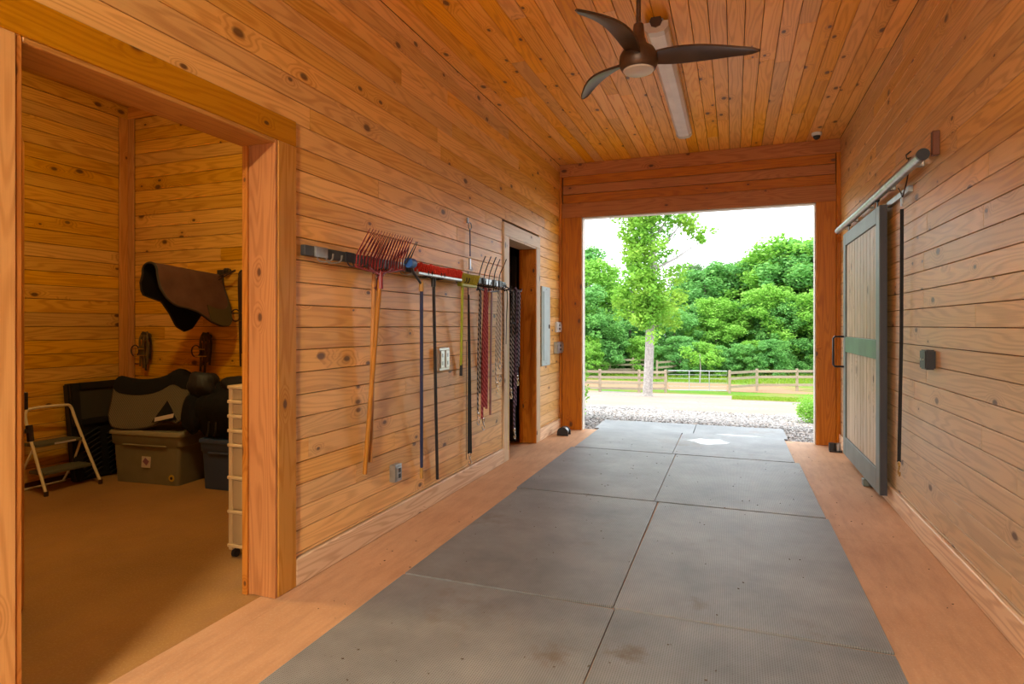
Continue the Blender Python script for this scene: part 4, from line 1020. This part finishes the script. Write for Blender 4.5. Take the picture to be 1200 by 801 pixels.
# ------------------------------------------------------------------ outdoors
def gz(y):
    if y < 9.3: return -.03
    if y < 33: return -.03 - 2.24 * (y - 9.3) / 23.7
    return -2.27 + .006 * (y - 33)
def strip(name, x0, x1, y0, y1, mat, dz=0, nx=20, ny=20, amp=.03, thick=.25):
    mb = MB(); g = [[(x0 + (x1 - x0) * i / nx, y0 + (y1 - y0) * j / ny, gz(y0 + (y1 - y0) * j / ny) + dz + (amp * math.sin(i * 1.7 + j * .9) * math.sin(j * .6) if 0 < j < ny else 0) - thick / 2) for j in range(ny + 1)] for i in range(nx + 1)]
    mb.sheet(g, thick); return struct(name, mb, mat, smooth=False)
strip('gravel_ground', -26, 24, YE + ET - .01, 33.5, GRAVEL, ny=28, amp=.012)
strip('grass_ground', -50, 50, 33.5, 90, LAWN, amp=.03)
strip('path', -26, 24, 35.5, 39.5, DIRT, .012, amp=.01, thick=.02)
# grass verge in front of the fence on the right
xv0 = onY(858, 0, 30).x
strip('grass_verge', xv0, 20, 26.5, 33.2, LAWN, .02, amp=.0, thick=.03)
# grass: nobody could count it
def scatter_blades(n, fx, fy, h0, h1, mat, name, lab):
    xs = fx(n); ys = fy(n); a = rng.uniform(0, PI, n); h = rng.uniform(h0, h1, n); wv = .03
    v = np.zeros((n, 3, 3)); zz = np.array([gz(y) for y in ys])
    v[:, 0, 0] = xs - wv * np.cos(a); v[:, 0, 1] = ys - wv * np.sin(a); v[:, 0, 2] = zz
    v[:, 1, 0] = xs + wv * np.cos(a); v[:, 1, 1] = ys + wv * np.sin(a); v[:, 1, 2] = zz
    v[:, 2, 0] = xs + rng.uniform(-.04, .04, n); v[:, 2, 1] = ys + rng.uniform(-.04, .04, n); v[:, 2, 2] = zz + h
    me = bpy.data.meshes.new(name); me.vertices.add(n * 3); me.vertices.foreach_set('co', v.ravel())
    me.loops.add(n * 3); me.loops.foreach_set('vertex_index', np.arange(n * 3)); me.polygons.add(n); me.polygons.foreach_set('loop_start', np.arange(n) * 3)
    me.update(); me.materials.append(mat); o = bpy.data.objects.new(name, me); COL.objects.link(o); return tag(o, lab, 'grass', kind='stuff')
GRASSM = leaf('grass_blades', (.16, .28, .02), (.26, .38, .04), (.22, .33, .03))
scatter_blades(16000, lambda n: rng.uniform(xv0, 16, n), lambda n: rng.uniform(27, 33, n), .05, .14, GRASSM, 'grass', 'bright green grass verge in front of the right fence')
scatter_blades(22000, lambda n: rng.uniform(-24, 16, n), lambda n: rng.uniform(40, 52, n), .10, .3, GRASSM, 'grass', 'green paddock grass beyond the fence')
# gravel stones near the doorway
def stones(n):
    b = bmesh.new(); bmesh.ops.create_icosphere(b, subdivisions=1, radius=1); b.verts.index_update()
    bv = np.array([v.co[:] for v in b.verts]); bf = np.array([[v.index for v in f.verts] for f in b.faces]); b.free()
    ys = YE + ET + .03 + rng.power(.6, n) * 5.5; xs = rng.uniform(-3.2, 2.6, n)
    ok = ~((xs > -1.86) & (xs < .66) & (ys < 9.08)); xs, ys = xs[ok], ys[ok]; n = len(xs)
    s = rng.uniform(.008, .02, (n, 1, 3)) * np.array([1.2, 1.2, .7]); ang = rng.uniform(0, 2 * PI, n)
    v = bv[None] * s + rng.normal(0, .0012, (n, len(bv), 3))
    ca, sa = np.cos(ang)[:, None], np.sin(ang)[:, None]; x = v[:, :, 0] * ca - v[:, :, 1] * sa; y = v[:, :, 0] * sa + v[:, :, 1] * ca
    v[:, :, 0] = x + xs[:, None]; v[:, :, 1] = y + ys[:, None]; v[:, :, 2] += np.array([gz(q) for q in ys])[:, None] + .006
    f = (bf[None] + (np.arange(n) * len(bv))[:, None, None]).reshape(-1, 3)
    me = bpy.data.meshes.new('gravel'); me.vertices.add(n * len(bv)); me.vertices.foreach_set('co', v.ravel())
    me.loops.add(f.size); me.loops.foreach_set('vertex_index', f.ravel()); me.polygons.add(len(f)); me.polygons.foreach_set('loop_start', np.arange(len(f)) * 3)
    me.update(); me.materials.append(STONE); o = bpy.data.objects.new('gravel', me); COL.objects.link(o); tag(o, 'loose pale grey gravel stones around the outer mats', 'gravel', kind='stuff')
stones(16000)
# crowns
def leafcloud(name, mat, clumps, per, size, parent=None, seed=1, up=.3):
    g = np.random.default_rng(seed); P = []; 
    for (cx_, cy_, cz_, r_) in clumps:
        k = int(per * (r_ ** 2)); d = g.normal(size=(k, 3)); d /= np.linalg.norm(d, axis=1)[:, None]
        rad = r_ * (g.uniform(.3, 1.0, k) ** .6 + g.exponential(.16, k))[:, None]
        p = d * rad * np.array([1, 1, .85]) + np.array([cx_, cy_, cz_]); P.append(p)
    P = np.concatenate(P); n = len(P)
    a = g.normal(size=(n, 3)); a[:, 2] *= .5; a /= np.linalg.norm(a, axis=1)[:, None]
    nr = g.normal(size=(n, 3)); nr[:, 2] += up * 3; b = np.cross(nr, a); b /= np.linalg.norm(b, axis=1)[:, None] + 1e-9
    s = size * g.uniform(.6, 1.3, n)[:, None]
    v = np.stack([P - a * s, P + b * s * .55, P + a * s, P - b * s * .55], 1)
    me = bpy.data.meshes.new(name); me.vertices.add(n * 4); me.vertices.foreach_set('co', v.astype(np.float32).ravel())
    me.loops.add(n * 4); me.loops.foreach_set('vertex_index', np.arange(n * 4)); me.polygons.add(n); me.polygons.foreach_set('loop_start', np.arange(n) * 4)
    me.update(); me.materials.append(mat); o = bpy.data.objects.new(name, me); COL.objects.link(o)
    if parent: o.parent = parent
    return o
# the near maple
tb = onD(759, 462, 26.0); tb.z = gz(tb.y)
t = thing('maple_tree', tb, 'tall leafy tree with pale grey trunk on the gravel before the fence', 'tree'); t['_base'] = tuple(tb)
tp = onD(762, 385, 26); Ht = tp.z - tb.z
trunk = MB().tube(smoothpts([tb + Vector((0, 0, -.05)), tb + Vector((0, 0, .25)), tb + (tp - tb) * .5, tp, tp + Vector((.1, 0, 2.5)), tp + Vector((.0, 0, 6))], 5), [.34, .27, .24, .225, .215, .21, .21, .205, .20, .20, .195, .19, .19, .19, .19, .19, .18, .17, .16, .15, .14, .12, .1, .08, .06, .05][:26], 12)
trunk.build('trunk', BARK, t, True)
def W(px, py, r_px, dd=0): p = onD(px, py, 26 + dd); return (p.x, p.y, p.z, r_px * 26 / FPX)
cl = [W(735, 262, 11), W(748, 250, 14, .5), W(765, 256, 14), W(785, 250, 13, -.5), W(803, 256, 12), W(815, 272, 11), W(822, 282, 6), W(745, 280, 14), W(762, 285, 13, -.7), W(778, 272, 13, .6), W(740, 300, 12),
      W(755, 305, 15), W(772, 300, 13, .8), W(748, 325, 16, -.8), W(770, 328, 17), W(792, 322, 12, .5), W(738, 340, 13), W(728, 345, 10, .6), W(760, 348, 17, .8), W(782, 350, 15, -.6), W(796, 345, 9), W(745, 364, 14), W(765, 368, 15, -.5),
      W(785, 366, 12, .4), W(733, 362, 9), W(755, 378, 9), W(775, 380, 8), W(791, 378, 7), W(745, 232, 16), W(770, 225, 18), W(795, 232, 15), W(760, 205, 16), W(782, 205, 14), W(770, 185, 12), W(731, 275, 7), W(808, 262, 9), W(726, 355, 6)]
for k_ in range(26): q_ = onD(752 + random.uniform(-10, 14), 200 + k_ * 7, 26 - random.uniform(.4, .9)); cl.append((q_.x, q_.y, q_.z, .42))
for i, (a, b, c, r_) in enumerate(cl[:]):
    for k in range(4):
        dx, dy, dz = rng.normal(size=3) * r_ * .75; cl.append((a + dx, b + dy * 1.3, c + dz, r_ * .45))
lc = leafcloud('crown', LEAF_A, [(a - tb.x, b - tb.y, c - tb.z, r_) for a, b, c, r_ in cl], 850, .088, t, 3)
br = MB(); top = tp + Vector((0, 0, 1.5))
for i in range(0, 34, 2):
    a, b, c, r_ = cl[i]; k = max(0, min(.95, (c - tp.z) / 7)); st_ = Vector((tp.x, tp.y, tp.z + .1 + 5.5 * k * .8)); br.tube([st_, (st_ + Vector((a, b, c))) / 2 + Vector((0, 0, -.1)), (a, b, c)], [.06, .04, .015], 6)
br.build('branches', BARK, t, True)
# forest: four crown meshes, copied
def proto(kind, seed):
    g = random.Random(seed); C_ = []
    if kind == 'pine':
        for i in range(34):
            z = .45 + .5 * g.random(); a = g.uniform(0, 2 * PI); rr_ = (1 - z) * .55 * g.random() + .03; C_.append((rr_ * math.cos(a), rr_ * math.sin(a), z, g.uniform(.05, .085)))
    else:
        for i in range(130):
            z = g.uniform(.12, .93); a = g.uniform(0, 2 * PI); rr_ = .36 * math.sin(PI * (z ** .8 * .86 + .10)) ** .7 * math.sqrt(g.random()); C_.append((rr_ * math.cos(a), rr_ * math.sin(a), z, g.uniform(.032, .075)))
    return [(a * 10, b * 10, c * 10, d_ * 10) for a, b, c, d_ in C_]
KIND = {}
for nm, mat, kd, sd in (('a', LEAF_B, 'd', 1), ('b', LEAF_C, 'd', 2), ('c', LEAF_B, 'd', 3), ('p', LEAF_D, 'pine', 4)):
    o = leafcloud('crown', mat, proto(kd, sd), 520 if kd == 'd' else 520, .13 if kd == 'd' else .13, None, sd)
    tm = MB().tube([(0, 0, -.1), (.05, .03, 4), (0, 0, 9.2)], [.17, .13, .04], 8).build('trunk', BARKD, None, True)
    KIND[nm] = (o.data, tm.data); bpy.data.objects.remove(o); bpy.data.objects.remove(tm)
def ftree(px, topy, D, kd, wf=1.0):
    p = onD(px, topy, D); z0 = gz(p.y); h = p.z - z0
    reg = 'beyond the left post' if px < 684 else 'left of the lone maple' if px < 735 else 'behind the maple' if px < 830 else 'right of the gate' if px < 900 else 'near the right post' if px < 960 else 'beyond the right post'
    rw = 'front' if D < 50 else 'back'
    look = 'sparse greyish woodland pine' if kd == 'p' else 'bright yellow-green woodland tree' if kd == 'b' else 'dense mid-green woodland tree'
    lb = f'{look} in the {rw} row, {reg}'
    t = thing('woodland_tree' if kd != 'p' else 'pine_tree', (p.x, p.y, z0), lb, 'tree', lb.replace(' tree ', ' trees ')); t['px'] = px
    a = random.uniform(0, 6.28)
    for me, nm in zip(KIND[kd], ('crown', 'trunk')):
        o = bpy.data.objects.new(nm, me); COL.objects.link(o); o.parent = t
    t.rotation_euler = (0, 0, a); t.scale = (h / 10 * wf, h / 10 * wf, h / 10)
spec = [(640, 300, 58, 'a'), (668, 285, 56, 'a'), (690, 300, 52, 'b'), (676, 330, 46, 'a'), (704, 330, 54, 'c'), (722, 335, 57, 'b'), (738, 345, 50, 'a'), (800, 322, 60, 'p'), (808, 306, 64, 'p'), (826, 312, 56, 'a'), (846, 306, 60, 'c'), (862, 302, 55, 'a'), (872, 300, 62, 'p'), (886, 305, 58, 'p'), (840, 345, 48, 'b'),
        (905, 292, 54, 'b'), (925, 272, 52, 'b'), (948, 276, 50, 'a'), (970, 268, 53, 'c'), (1000, 262, 55, 'b'), (1030, 270, 56, 'a'), (900, 330, 47, 'b'), (930, 345, 46, 'c'), (958, 335, 45, 'b'), (985, 330, 47, 'a'), (610, 290, 60, 'c'), (580, 300, 60, 'a'), (1060, 280, 58, 'c'), (1100, 270, 58, 'a'),
        (880, 350, 48, 'a'), (815, 352, 50, 'c'), (775, 340, 56, 'c'), (790, 360, 47, 'a'), (700, 362, 45, 'c'), (725, 372, 47, 'a'), (660, 350, 45, 'b')]
for s_ in spec: ftree(*s_, wf=1.35 if s_[3] != 'p' else 1.1)
# understory shrubs
for i in range(15):
    px = 665 + i * 22 + random.uniform(-5, 5); D = random.uniform(42, 46); sreg = 'left of the gate' if px < 780 else 'behind the gate' if px < 856 else 'right of the gate'; p = onD(px, random.uniform(385, 402), D); z0 = gz(p.y); h = p.z - z0
    t = thing('woodland_shrub', (p.x, p.y, z0), f'low leafy shrub at the foot of the woodland, {sreg}', 'shrub', f'woodland shrubs {sreg}'); t['px'] = px
    o = bpy.data.objects.new('foliage', KIND['abc'[i % 3]][0]); COL.objects.link(o); o.parent = t; t.scale = (h / 7, h / 7, h / 10); t.rotation_euler = (0, 0, i * 1.3); o.location = (0, 0, -1.1)
p = onD(820, 412, 38); z0 = gz(p.y); t = thing('sapling_tree', (p.x, p.y, z0), 'small light green young tree behind the gate', 'tree')
o = leafcloud('crown', LEAF_A, [(random.uniform(-.9, .9), random.uniform(-.6, .6), 1.55 + random.uniform(-.2, .55), .32) for _ in range(12)], 420, .09, t, 8)
MB().tube([(p.x, p.y, z0 - .02), (p.x + .05, p.y, z0 + .9), (p.x, p.y, z0 + 1.9)], [.05, .035, .015], 6).build('trunk', BARK, t, True)
# boxwood at the right, climbing shrub at the left
p = onD(957, 487, 10.0); z0 = gz(p.y)
t = thing('boxwood_shrub', (p.x, p.y, z0), 'rounded bright green shrub outside at the right doorway post', 'shrub')
cl2 = [(random.uniform(-.2, .2), random.uniform(-.2, .2), .1 + random.uniform(.0, .22), random.uniform(.12, .17)) for _ in range(26)]
leafcloud('foliage', LEAF_C, cl2, 7500, .020, t, 11)
MB().tube([(p.x, p.y, z0 - .02), (p.x, p.y, z0 + .25)], [.02, .01], 6).build('stem', BARK, t)
p = onD(680.5, 500, 9.6); z0 = gz(p.y)
t = thing('leafy_shrub', (p.x, p.y, z0), 'slim leafy shrub just outside the left doorway post', 'shrub')
cl2 = [(random.uniform(-.12, .06), random.uniform(-.1, .3), .06 + i * .05, random.uniform(.05, .10)) for i in range(24)]
leafcloud('foliage', LEAF_C, cl2, 5500, .026, t, 12)
MB().tube([(p.x - .05, p.y, z0 - .02), (p.x - .05, p.y + .05, z0 + 1.1)], [.015, .006], 6).build('stem', BARK, t)
# fence
FM = W_FENCE; FY_ = 32.6
def fpost(px, D, h, s_, t): 
    p = onD(px, 458, D); z = gz(p.y); MB().box((p.x, p.y, z + h / 2 - .02), (s_, s_, h), None, .01).build('post', FM, t); return p, z
def fence(name, posts, rails, lab, ph=1.28, s_=.14, rt=.14, ends=True):
    p0 = onD(posts[0][0], 458, posts[0][1]); t = thing(name, (p0.x, p0.y, gz(p0.y)), lab, 'fence'); P_ = [fpost(a, b, ph, s_, t) for a, b in posts]
    for (pa, za), (pb, zb3) in zip(P_[:-1], P_[1:]):
        for r_ in rails:
            a = Vector((pa.x, pa.y - s_ / 2 - .012, za + r_)); b = Vector((pb.x, pb.y - s_ / 2 - .012, zb3 + r_)); d_ = b - a
            M_ = Matrix.Rotation(math.atan2(d_.y, d_.x), 4, 'Z') @ Matrix.Rotation(-math.atan2(d_.z, math.hypot(d_.x, d_.y)), 4, 'Y')
            MB().box((a + b) / 2, (d_.length - .012, .024, rt), M_, .003).build('rail', FM, t)
    return t, P_
fence('paddock_fence', [(610, 33), (656, 33), (703, 33), (749, 33), (780, 33)], (1.12, .82, .52, .22), 'weathered board fence left of the tubular gate')
fence('paddock_fence', [(855, 32.5), (887, 33.5), (934, 33.5), (982, 33.5), (1030, 33.5)], (1.12, .80, .35), 'weathered board fence right of the tubular gate')
fence('far_fence', [(770, 41), (797, 43), (822, 46), (850, 50), (876, 55)], (1.1, .75, .4), 'more distant board fence seen through the gate, running back to the woods', s_=.12)
fence('far_fence', [(690, 44), (715, 44), (742, 44), (768, 44)], (1.1, .75, .4), 'distant board fence behind the left part of the near fence', s_=.12)
fence('far_fence', [(886, 52), (912, 52), (938, 52), (965, 52), (990, 52)], (1.15, .8, .45), 'distant board fence along the woods behind the right fence', s_=.13)
pa = onD(783, 458, 33); pb = onD(852, 458, 32.6); za = gz(pa.y)
t = thing('tubular_gate', (pa.x, pa.y, za), 'grey tubular steel farm gate between two wooden posts', 'gate')
fr_ = [pa + Vector((0, 0, za + .14 - pa.z)), pa + Vector((0, 0, za + 1.2 - pa.z)), pb + Vector((0, 0, za + 1.2 - pb.z)), pb + Vector((0, 0, za + .14 - pb.z))]
MB().tube(fr_, .028, 8, closed=True).build('gate_frame', GALV, t, True)
for f_ in (.36, .70): a = fr_[0] + (fr_[3] - fr_[0]) * f_; MB().tube([a, a + Vector((0, 0, 1.06))], .024, 8).build('upright', GALV, t, True)
for zz in (.35, .55, .78, .99): MB().tube([fr_[0] + Vector((0, 0, zz - .14)), fr_[3] + Vector((0, 0, zz - .14))], .012, 6).build('bar', GALV, t, True)

same = {}
for o in bpy.data.objects:
    if 'px' in o: same.setdefault(o['label'], []).append(o)
ORD = ['first', 'second', 'third', 'fourth', 'fifth', 'sixth', 'seventh', 'eighth']
for lb, os_ in same.items():
    if len(os_) > 1:
        for k, o in enumerate(sorted(os_, key=lambda q: q['px'])): o['label'] = f'{lb}, {ORD[k]} from left'
for o in bpy.data.objects:
    for k in ('_base', 'px'):
        if k in o: del o[k]
